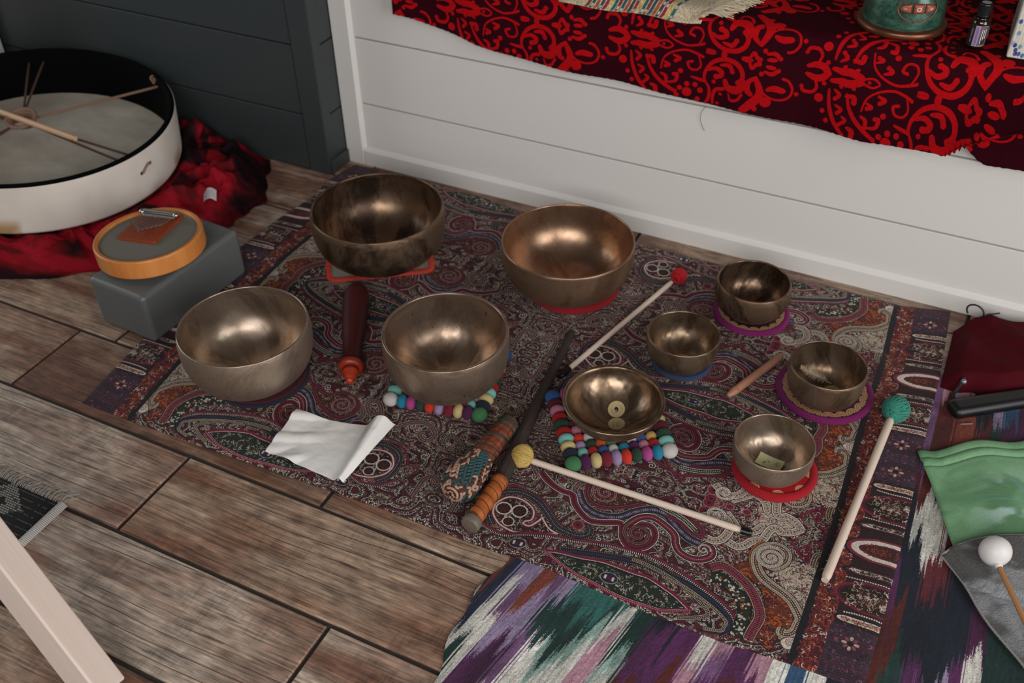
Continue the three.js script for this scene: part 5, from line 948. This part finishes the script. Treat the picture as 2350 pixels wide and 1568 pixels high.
{
  const c = [-0.1195, topY + 0.001, -1.5135], t = thing('diffuser', 'green aroma diffuser with a copper base and three copper buttons on the red scroll cloth', 'diffuser', c);
  const add = (name, geo, mat, label) => { const m = shade(new THREE.Mesh(geo, mat)); m.name = name; if (label) m.userData.label = label; t.add(m); return m; };
  const copper = std('#7a4c38', 0.38, { metalness: 0.85 }), R = 0.0635;
  const green = pixTex(512, 256, (u, v) => { const m = fbm(u * 30, v * 16, 4, 4), s = fbm(u * 120, v * 60, 6, 2); return mix3(mix3([32, 66, 54], [74, 116, 96], clamp(m * 1.5 - 0.3)), [22, 40, 34], 0.5 * sstep(0.6, 0.75, s)); });
  add('base', lathe([[0, 0], [R - 0.004, 0], [R - 0.001, 0.0015], [R, 0.004], [R, 0.008], [R - 0.0015, 0.0105], [R - 0.005, 0.0118], [R - 0.009, 0.012], [0, 0.012]], 80), copper, 'copper base');
  const prof = [[0.0565, 0.012], [0.0572, 0.016], [0.0568, 0.03], [0.0545, 0.05], [0.0515, 0.068], [0.046, 0.088], [0.036, 0.108], [0.024, 0.122], [0.014, 0.129]];
  add('shell', lathe(prof, 80), phy(0xffffff, 0.3, { map: green, metalness: 0.25, clearcoat: 0.5, clearcoatRoughness: 0.15 }));
  const cap = lathe([[0.0145, 0.127], [0.0145, 0.133], [0.01, 0.137], [0, 0.138]], 32); add('cap', cap, copper);
  const a0 = 1.14, at = (s, y) => { const r = interp(prof.map(([q, w]) => [w, q]), y) + 0.0012, a = a0 - s / 0.056; return [Math.cos(a) * r, y, Math.sin(a) * r]; };
  const oval = []; for (let k = 0; k <= 48; k++) { const q = k / 48 * 6.2832; oval.push(at(Math.cos(q) * 0.0278, 0.0445 + Math.sin(q) * 0.0175)); }
  add('oval_trim', bar(oval, 0.0008, 6, 96), std('#8a5238', 0.4, { metalness: 0.7 }), 'copper oval outline');
  const mark = (s) => drawTex(128, 128, (g) => { g.fillStyle = '#8d4a34'; g.fillRect(0, 0, 128, 128); g.strokeStyle = '#d0b8a2'; g.lineWidth = 9; g.beginPath(); if (s === '-') { g.moveTo(46, 64); g.lineTo(82, 64); } else if (s === '+') { g.moveTo(40, 64); g.lineTo(84, 64); g.moveTo(62, 42); g.lineTo(62, 86); } else g.arc(64, 64, 22, 0, 7); g.stroke(); });
  for (const [s0, s1, sym, taper] of [[-0.0255, -0.0095, '-', -1], [-0.0075, 0.0075, 'o', 0], [0.0095, 0.0255, '+', 1]]) {
    add('button', sheet(10, 8, (u, v) => { const s = lerp(s0, s1, u), f = taper ? (taper < 0 ? u : 1 - u) : 1, half = taper ? 0.0066 * Math.sqrt(Math.max(0.0008, 1 - Math.pow(1 - f, 1.8))) : 0.0068; const p = at(s, 0.0445 + (v - 0.5) * 2 * half), bump = 0.0022 * sstep(0, 0.15, Math.min(u, 1 - u, v, 1 - v)); const l = Math.hypot(p[0], p[2]); return [p[0] * (1 + bump / l), p[1], p[2] * (1 + bump / l)]; }, 0.001), std(0xffffff, 0.4, { map: mark(sym), metalness: 0.25 }), 'copper button marked ' + { '-': 'minus', o: 'with a circle', '+': 'plus' }[sym]);
  }
}
{
  const c = [-0.0135, topY + 0.001, -1.478], t = thing('oil_bottle', 'tiny dark glass oil bottle with black cap and lilac label beside the green diffuser', 'bottle', c);
  const add = (name, geo, mat, label) => { const m = shade(new THREE.Mesh(geo, mat)); m.name = name; if (label) m.userData.label = label; t.add(m); return m; };
  t.scale.set(0.9, 1.1, 0.9);
  add('glass', lathe([[0, 0], [0.0122, 0], [0.0138, 0.0012], [0.014, 0.003], [0.014, 0.031], [0.0132, 0.0345], [0.0105, 0.0365], [0.0092, 0.0375], [0.0092, 0.04], [0, 0.04]], 48), phy('#1c0d08', 0.12, { clearcoat: 0.6 }));
  const ribs = []; for (let i = 0; i < 36; i++) { const a = i / 36 * 6.283; ribs.push(new THREE.CylinderGeometry(0.0006, 0.0006, 0.013, 6).translate(Math.cos(a) * 0.0094, 0.0475, Math.sin(a) * 0.0094)); }
  add('cap', mergeGeometries([lathe([[0, 0.038], [0.0102, 0.038], [0.0102, 0.041], [0.0095, 0.0415], [0.0093, 0.054], [0.0086, 0.0556], [0.007, 0.056], [0, 0.056]], 40), ...ribs.map((g) => g)]), std('#0c0c0d', 0.35), 'ribbed black cap');
  add('cap_top', new THREE.CircleGeometry(0.0068, 30).rotateX(-Math.PI / 2).translate(0, 0.0563, 0), std('#8e8a86', 0.5), 'pale grey cap top');
  const lab = drawTex(768, 256, (g) => { g.fillStyle = '#20110d'; g.fillRect(0, 0, 768, 256);
    g.save(); g.translate(178, 128); g.rotate(-Math.PI / 2); g.fillStyle = '#b5a9ad'; g.font = '42px sans-serif'; g.textAlign = 'center'; g.fillText('d\u014dTERRA', 0, 12); g.restore();
    g.fillStyle = '#8f7aa0'; g.fillRect(232, 8, 96, 240); g.save(); g.translate(280, 128); g.rotate(-Math.PI / 2); g.fillStyle = '#241a2c'; g.font = '52px sans-serif'; g.textAlign = 'center'; g.fillText('Lavender', 0, 16); g.restore();
    const r = rng(9); g.strokeStyle = '#b8a9b0'; g.lineWidth = 4; g.strokeRect(232, 8, 250, 240); g.strokeRect(344, 24, 124, 210); g.fillStyle = '#cfc6c6'; for (let j = 0; j < 3; j++) g.fillRect(362 + j * 36, 40, 14, 180 - j * 30 - r() * 20);
    for (let j = 0; j < 4; j++) g.fillRect(520 + j * 26, 30, 6, 170 - r() * 50); });
  const lg = new THREE.CylinderGeometry(0.01422, 0.01422, 0.027, 48, 1, true, 0, Math.PI * 1.35).translate(0, 0.017, 0); lg.rotateY(-1.62); add('label', lg, std(0xffffff, 0.5, { map: lab }), 'lilac and black printed label');
}
{
  const tex = drawTex(512, 512, (g) => { g.fillStyle = '#c6c0b2'; g.fillRect(0, 0, 512, 512); g.fillStyle = '#a09a8e'; for (let i = 0; i < 34; i++) g.fillRect(i * 15 + 4, 0, 2.2, 512 - 60);
    const r = rng(31), C = ['#333a72', '#3c4884', '#6488a4', '#ddd8d0', '#8f96b8', '#3f6f96', '#26306a', '#d0cbc4']; for (let i = 0; i < 62; i++) { const x = r() * 512, y = 250 + Math.pow(r(), 0.8) * 250; g.strokeStyle = '#8a857c'; g.lineWidth = 1.4; g.beginPath(); g.moveTo(x, y + 10); g.lineTo(x + 4, y + 60); g.stroke(); g.fillStyle = C[(r() * 8) | 0]; g.beginPath(); g.ellipse(x, y, 10, 13, 0.2, 0, 7); g.fill(); } });
  const t = thing('tissue_box', 'cream box printed with blue balloons at the right end of the red scroll cloth', 'box', [0.09, topY, -1.52]);
  const b = new RoundedBoxGeometry(0.125, 0.13, 0.125, 2, 0.0025).translate(0, 0.066, 0), m = shade(new THREE.Mesh(b, std(0xffffff, 0.6, { map: tex }))); m.name = 'carton'; t.add(m);
  const lid = shade(new THREE.Mesh(new THREE.TorusGeometry(0.03, 0.0012, 6, 36).rotateX(Math.PI / 2).translate(0, 0.1312, 0), std('#8b8578', 0.7))); lid.name = 'opening_rim'; t.add(lid); t.rotation.y = 0.03;
}

// ---------------------------------------------------------------- right-hand side of the rug
{
  const h = (x, z) => { const e = sstep(0.07, 0.1, x) * sstep(-1.425, -1.40, z) * sstep(interp([[0.07, -1.236], [0.1, -1.234], [0.12, -1.243], [0.15, -1.238], [0.185, -1.256], [0.22, -1.296], [0.34, -1.31]], x), interp([[0.07, -1.25], [0.1, -1.248], [0.15, -1.256], [0.19, -1.28], [0.22, -1.32], [0.34, -1.335]], x) - 0.012, z); return 0.004 + e * (0.017 + 0.018 * fbm(x * 16, z * 16, 3, 3) + 0.012 * sstep(0.1, 0.2, x) + 0.007 * Math.sin(x * 46 - z * 60) * fbm(x * 9, z * 9, 8, 2)); };
  const t = thing('velvet_bag', 'dark red velvet drawstring bag lying in the corner between rug and bench', 'bag', [0.15, 0, -1.33]);
  const fz = (x) => interp([[0.07, -1.236], [0.1, -1.233], [0.12, -1.244], [0.15, -1.236], [0.185, -1.256], [0.22, -1.296], [0.34, -1.31]], x), bz = (x) => interp([[0.07, -1.372], [0.1, -1.395], [0.134, -1.413], [0.2, -1.42], [0.34, -1.425]], x);
  part(t, 'velvet', sheet(70, 60, (u, v) => { const x = lerp(0.0765, 0.34, u), z = lerp(fz(x), bz(x), v); return [x, h(x, z) - (v < 0.01 || v > 0.99 ? 0.002 : 0), z]; }, 0.003), phy('#42040e', 0.8, { specularIntensity: 0.2, sheen: 0.4, sheenRoughness: 0.3, sheenColor: new THREE.Color('#a00c1e'), bumpMap: fuzzBump, bumpScale: 0.0004 }));
  const black = std('#0c0a0b', 0.6), loop = []; for (let k = 0; k <= 16; k++) { const q = -0.5 + k / 16 * 4.4; loop.push([0.098 + Math.cos(q) * 0.0125, 0.036 + Math.sin(q) * 0.0115, -1.398 + 0.004 * Math.cos(q)]); }
  part(t, 'cord', bar([...loop], 0.0014, 7, 50), black, 'black drawstring loop'); part(t, 'cord', bar([[0.109, 0.031, -1.396], [0.118, 0.036, -1.4], [0.124, 0.037, -1.402], [0.132, 0.04, -1.404]], 0.0013, 7, 18), black, 'black drawstring end');
  part(t, 'cord', bar([[0.104, 0.022, -1.25], [0.1, 0.014, -1.235], [0.096, 0.008, -1.224], [0.098, 0.006, -1.212]], 0.0026, 8, 24), black, 'black drawstring end');
  part(t, 'cord_bead', new THREE.SphereGeometry(0.0042, 16, 12).translate(0.1045, 0.02, -1.243), std('#8d8a8c', 0.3, { metalness: 0.6 }), 'grey bead on the drawstring');
}
{
  const d = V(0.086, 0, -0.066).normalize(), L = 0.16, g = new RoundedBoxGeometry(L, 0.02, 0.031, 5, 0.0095);
  g.rotateY(Math.atan2(-d.z, d.x)); const a = [0.0955, -1.1795]; g.translate(a[0] + d.x * L / 2, 0.0145, a[1] + d.z * L / 2);
  const t = thing('black_bar', 'black rounded bar lying on the ikat blanket in front of the red velvet bag', 'bar', [a[0], 0.004, a[1]]);
  part(t, 'bar', g, std('#090a0b', 0.42)); part(t, 'pin', bar([[0.113, 0.006, -1.1665], [0.128, 0.0065, -1.1735]], 0.0009, 6, 6), std('#8f8f92', 0.4, { metalness: 0.8 }), 'thin metal pin at the near end');
}
{
  const A = [0.068, -1.084], B = [0.30, -1.245], C = [0.40, -0.90], D = [0.2, -0.74];      // corners of the pouch
  const left = (v) => interp([[0, 0.068], [0.25, 0.094], [0.62, 0.122], [0.85, 0.14], [1, 0.162]], v), lz = (v) => interp([[0, -1.084], [0.25, -1.03], [0.62, -0.962], [0.85, -0.92], [1, -0.885]], v);
  const t = thing('green_pouch', 'green tie-dyed cloth pouch with a hemmed drawstring edge at the right of the rug', 'pouch', [0.2, 0, -1.0]);
  const f = (u, v) => { const x = lerp(left(v), left(v) + 0.23, u), z = lerp(lz(v), lz(v) - 0.155 + 0.02 * v, u) + 0.007 * Math.sin(u * 14 + 0.6) * (1 - v) * sstep(0, 0.1, u); const e = Math.min(u * 3, (1 - u) * 3, v * 2.2, (1 - v) * 2.2, 1); return [x, ground(x, z) + 0.0035 + 0.0058 * Math.sqrt(e) + 0.003 * fbm(x * 20, z * 20, 5, 3) * e - 0.0028 * (Math.exp(-Math.pow((v - 0.055) / 0.007, 2)) + Math.exp(-Math.pow((v - 0.118) / 0.007, 2))) + 0.0022 * Math.exp(-Math.pow((v - 0.088) / 0.012, 2)), z]; };
  part(t, 'cloth', sheet(70, 90, f, 0.004, (u, v) => [u * 0.9, v]), std(0xffffff, 0.85, { map: greenDye, bumpMap: weaveBump, bumpScale: 0.0002 }));
  for (const v of [0.055, 0.118]) { const p = []; for (let k = 0; k <= 24; k++) { const q = f(k / 24, v); p.push([q[0], q[1] + 0.0002, q[2]]); } part(t, 'hem_seam', bar(p, 0.0007, 5, 60), std('#3a5a48', 0.9), 'darker green seam'); }
}
{
  const A = [0.122, -0.915], B = [0.33, -1.085], C = [0.45, -0.9], D = [0.226, -0.792];
  const t = thing('grey_cloth', 'charcoal microfibre cloth with pale stitched edges lying over the green pouch', 'cloth', [0.2, 0.01, -0.9]);
  const f = (u, v) => { const x = lerp(lerp(A[0], B[0], u), lerp(D[0], C[0], u), v) + 0.003 * Math.sin(v * 8) * (1 - u), z = lerp(lerp(A[1], B[1], u), lerp(D[1], C[1], u), v) - 0.006 * Math.sin(u * 9) * (1 - v); const pl = interp([[-1.084, 0.068], [-1.03, 0.094], [-0.962, 0.122], [-0.92, 0.14], [-0.885, 0.17], [-0.87, 0.4]], z), over = sstep(pl - 0.02, pl - 0.003, x); return [x, ground(x, z) + 0.0045 + 0.0115 * over + 0.0025 * fbm(x * 22, z * 22, 7, 2), z]; };
  const tex = pixTex(512, 512, (u, v, x, y) => { const m = fbm(u * 6, v * 6, 3, 4), k = 0.7 + 0.6 * hash2(x, y, 4) * 0.6; return mix3([88, 87, 85], [140, 142, 144], sstep(0.48, 0.72, m)).map((q) => q * k * 1.05); });
  part(t, 'pile', sheet(50, 50, f, 0.0018), phy(0xffffff, 0.95, { map: tex, bumpMap: fuzzBump, bumpScale: 0.0008, sheen: 0.3, sheenRoughness: 0.5, sheenColor: new THREE.Color('#8a9096') }));
  const edge = []; for (let k = 0; k <= 30; k++) { const q = f(1 - k / 30, 0); edge.push([q[0], q[1], q[2]]); } for (let k = 1; k <= 30; k++) { const q = f(0, k / 30); edge.push([q[0], q[1], q[2]]); }
  part(t, 'overlock_edge', bar(edge, (q) => 0.0019 + 0.0003 * Math.sin(q * 700), 6, 260), std('#8b8780', 0.9), 'pale overlocked edge');
}
{
  const h = [0.1745, 0.0385, -0.922], a = [0.181, 0.0335, -0.906], b = [0.288, 0.015, -0.717];
  const t = thing('mallet', 'thin stick mallet with a smooth white ball head resting on the grey cloth', 'mallet', h);
  part(t, 'ball', ballGeoAt(h, 0.0188, [0.4, 0.2, 0.9], 0.9), std('#cfcac6', 0.45)); part(t, 'stick', dowel(a, b, 0.0032), std('#c49a6c', 0.55, { map: dowelTex }));
  part(t, 'ferrule', turned(a, b, [[0.0045, -0.002], [0.0048, 0.001], [0.0036, 0.003], [0.0031, 0.003]], 16), std('#d0cbc6', 0.5));
}

// ---------------------------------------------------------------- left foreground
{
  const t = thing('woven_mat', 'small black and white woven mat with a pale selvage and fringe at the left edge', 'mat', [-1.05, 0, -0.45]);
  const tex = drawTex(768, 512, (g) => { const r = rng(12); g.fillStyle = '#0e0d0d'; g.fillRect(0, 0, 768, 512);
    const Wn = 96, Hn = 48; for (let j = 0; j < Hn; j++) for (let i = 0; i < Wn; i++) { const x = i * 8, y = j * 10.7, u = i / Wn, v = j / Hn; const mx = (u * 2.2 - 0.3) % 1, my = v; const fig = Math.abs(((u * 3 + 0.12) % 1) - 0.5) + Math.abs(((v * 1.6 + 0.2) % 1) - 0.5) < 0.34 && Math.abs(((u * 3 + 0.12) % 1) - 0.5) + Math.abs(((v * 1.6 + 0.2) % 1) - 0.5) > 0.1;
      if (fig) { g.fillStyle = r() < 0.85 ? '#8d8a82' : '#4a4844'; g.beginPath(); g.ellipse(x + 4 + (j % 2) * 3, y + 5, 3.8, 4.6, 0, 0, 7); g.fill(); } else if (j % 3 === 1 && r() < 0.8) { g.fillStyle = ['#5f5c58', '#6f5f5c', '#4c4a48'][(r() * 3) | 0]; g.fillRect(x, y, 6, 5); } } });
  part(t, 'weave', sheet(30, 20, (u, v) => { const x = lerp(-1.32, -0.9255, u), z = lerp(-0.36, -0.514, v); return [x, 0.0045 + 0.0008 * Math.sin(x * 60) * Math.sin(z * 80), z]; }, 0.0038), std(0xffffff, 0.95, { map: tex, bumpMap: weaveBump, bumpScale: 0.0015 }));
  const r = rng(14), sv = [], fr = [], ws = std('#b3afa9', 0.9);
  for (let i = 0; i < 64; i++) { const z = -0.365 - i * 0.00236; sv.push(bar([[-0.9285, 0.0032, z], [-0.922, 0.0078, z - 0.0012], [-0.9155, 0.0016, z - 0.002]], 0.0012, 5, 6)); }
  for (let i = 0; i < 190; i++) { const x = -1.31 + i * 0.00206, L = 0.012 + r() * 0.016; fr.push(bar([[x, 0.003, -0.512], [x + (r() - 0.5) * 0.004, 0.0045 + r() * 0.002, -0.512 - L * 0.5], [x + (r() - 0.5) * 0.01 + 0.003, 0.0012, -0.512 - L]], 0.0005, 4, 6)); }
  part(t, 'selvage', mergeGeometries(sv), ws, 'white stitched selvage', 'stuff'); part(t, 'fringe', mergeGeometries(fr), std('#a39d95', 0.9), 'short pale fringe', 'stuff');
}
{
  const P0 = V(-0.636, 0.004, -0.334), P1 = V(-0.8552, 0.176, -0.389), d = P1.clone().sub(P0), L = d.length() * 1.25; d.normalize();
  const g = new RoundedBoxGeometry(0.037, L, 0.037, 3, 0.003); g.translate(0, L / 2 - 0.0, 0);
  const m = new THREE.Matrix4(), w = V(0.6, 0.74, 0.29); w.addScaledVector(d, -w.dot(d)).normalize(); const s = w.clone().cross(d).normalize(); if (s.x * 0.893 + s.y * 0.3 - s.z * 0.449 < 0) s.negate(); const zx = w.clone().multiplyScalar(0.83).addScaledVector(s, 0.55), xx = zx.clone().cross(d); m.makeBasis(zx, d, xx); g.applyMatrix4(m); g.translate(P0.x - 0.03, P0.y + 0.012, P0.z + 0.006);
  const t = thing('wooden_post', 'pale planed wooden post rising across the lower left corner above the woven mat', 'post', [P0.x, 0, P0.z]);
  part(t, 'timber', g, std(0xffffff, 0.5, { map: beamTex }));
}
{
  const t = thing('white_box', 'plain white box corner seen behind the frame drum at the far left', 'box', [-2.03, 0, -1.26]);
  part(t, 'carton', new RoundedBoxGeometry(0.26, 0.36, 0.2, 2, 0.003).translate(-2.03, 0.18, -1.265), std('#c4c1bb', 0.6));
  part(t, 'lid', new RoundedBoxGeometry(0.262, 0.03, 0.202, 2, 0.003).translate(-2.03, 0.372, -1.265), std('#c4c1bb', 0.6));
}
// stray hair on the bench front
solid('stray_hair', bar([[-0.373, 0.262, -1.4445], [-0.379, 0.25, -1.4435], [-0.379, 0.236, -1.4435], [-0.371, 0.219, -1.4445]], 0.00035, 5, 20), std('#3a3430', 0.6), 'single dark hair clinging to the white bench just below the cloth', 'hair');

scene.traverse((o) => { if (o.isMesh) { o.castShadow = true; o.receiveShadow = true; } });
renderer.render(scene, camera);
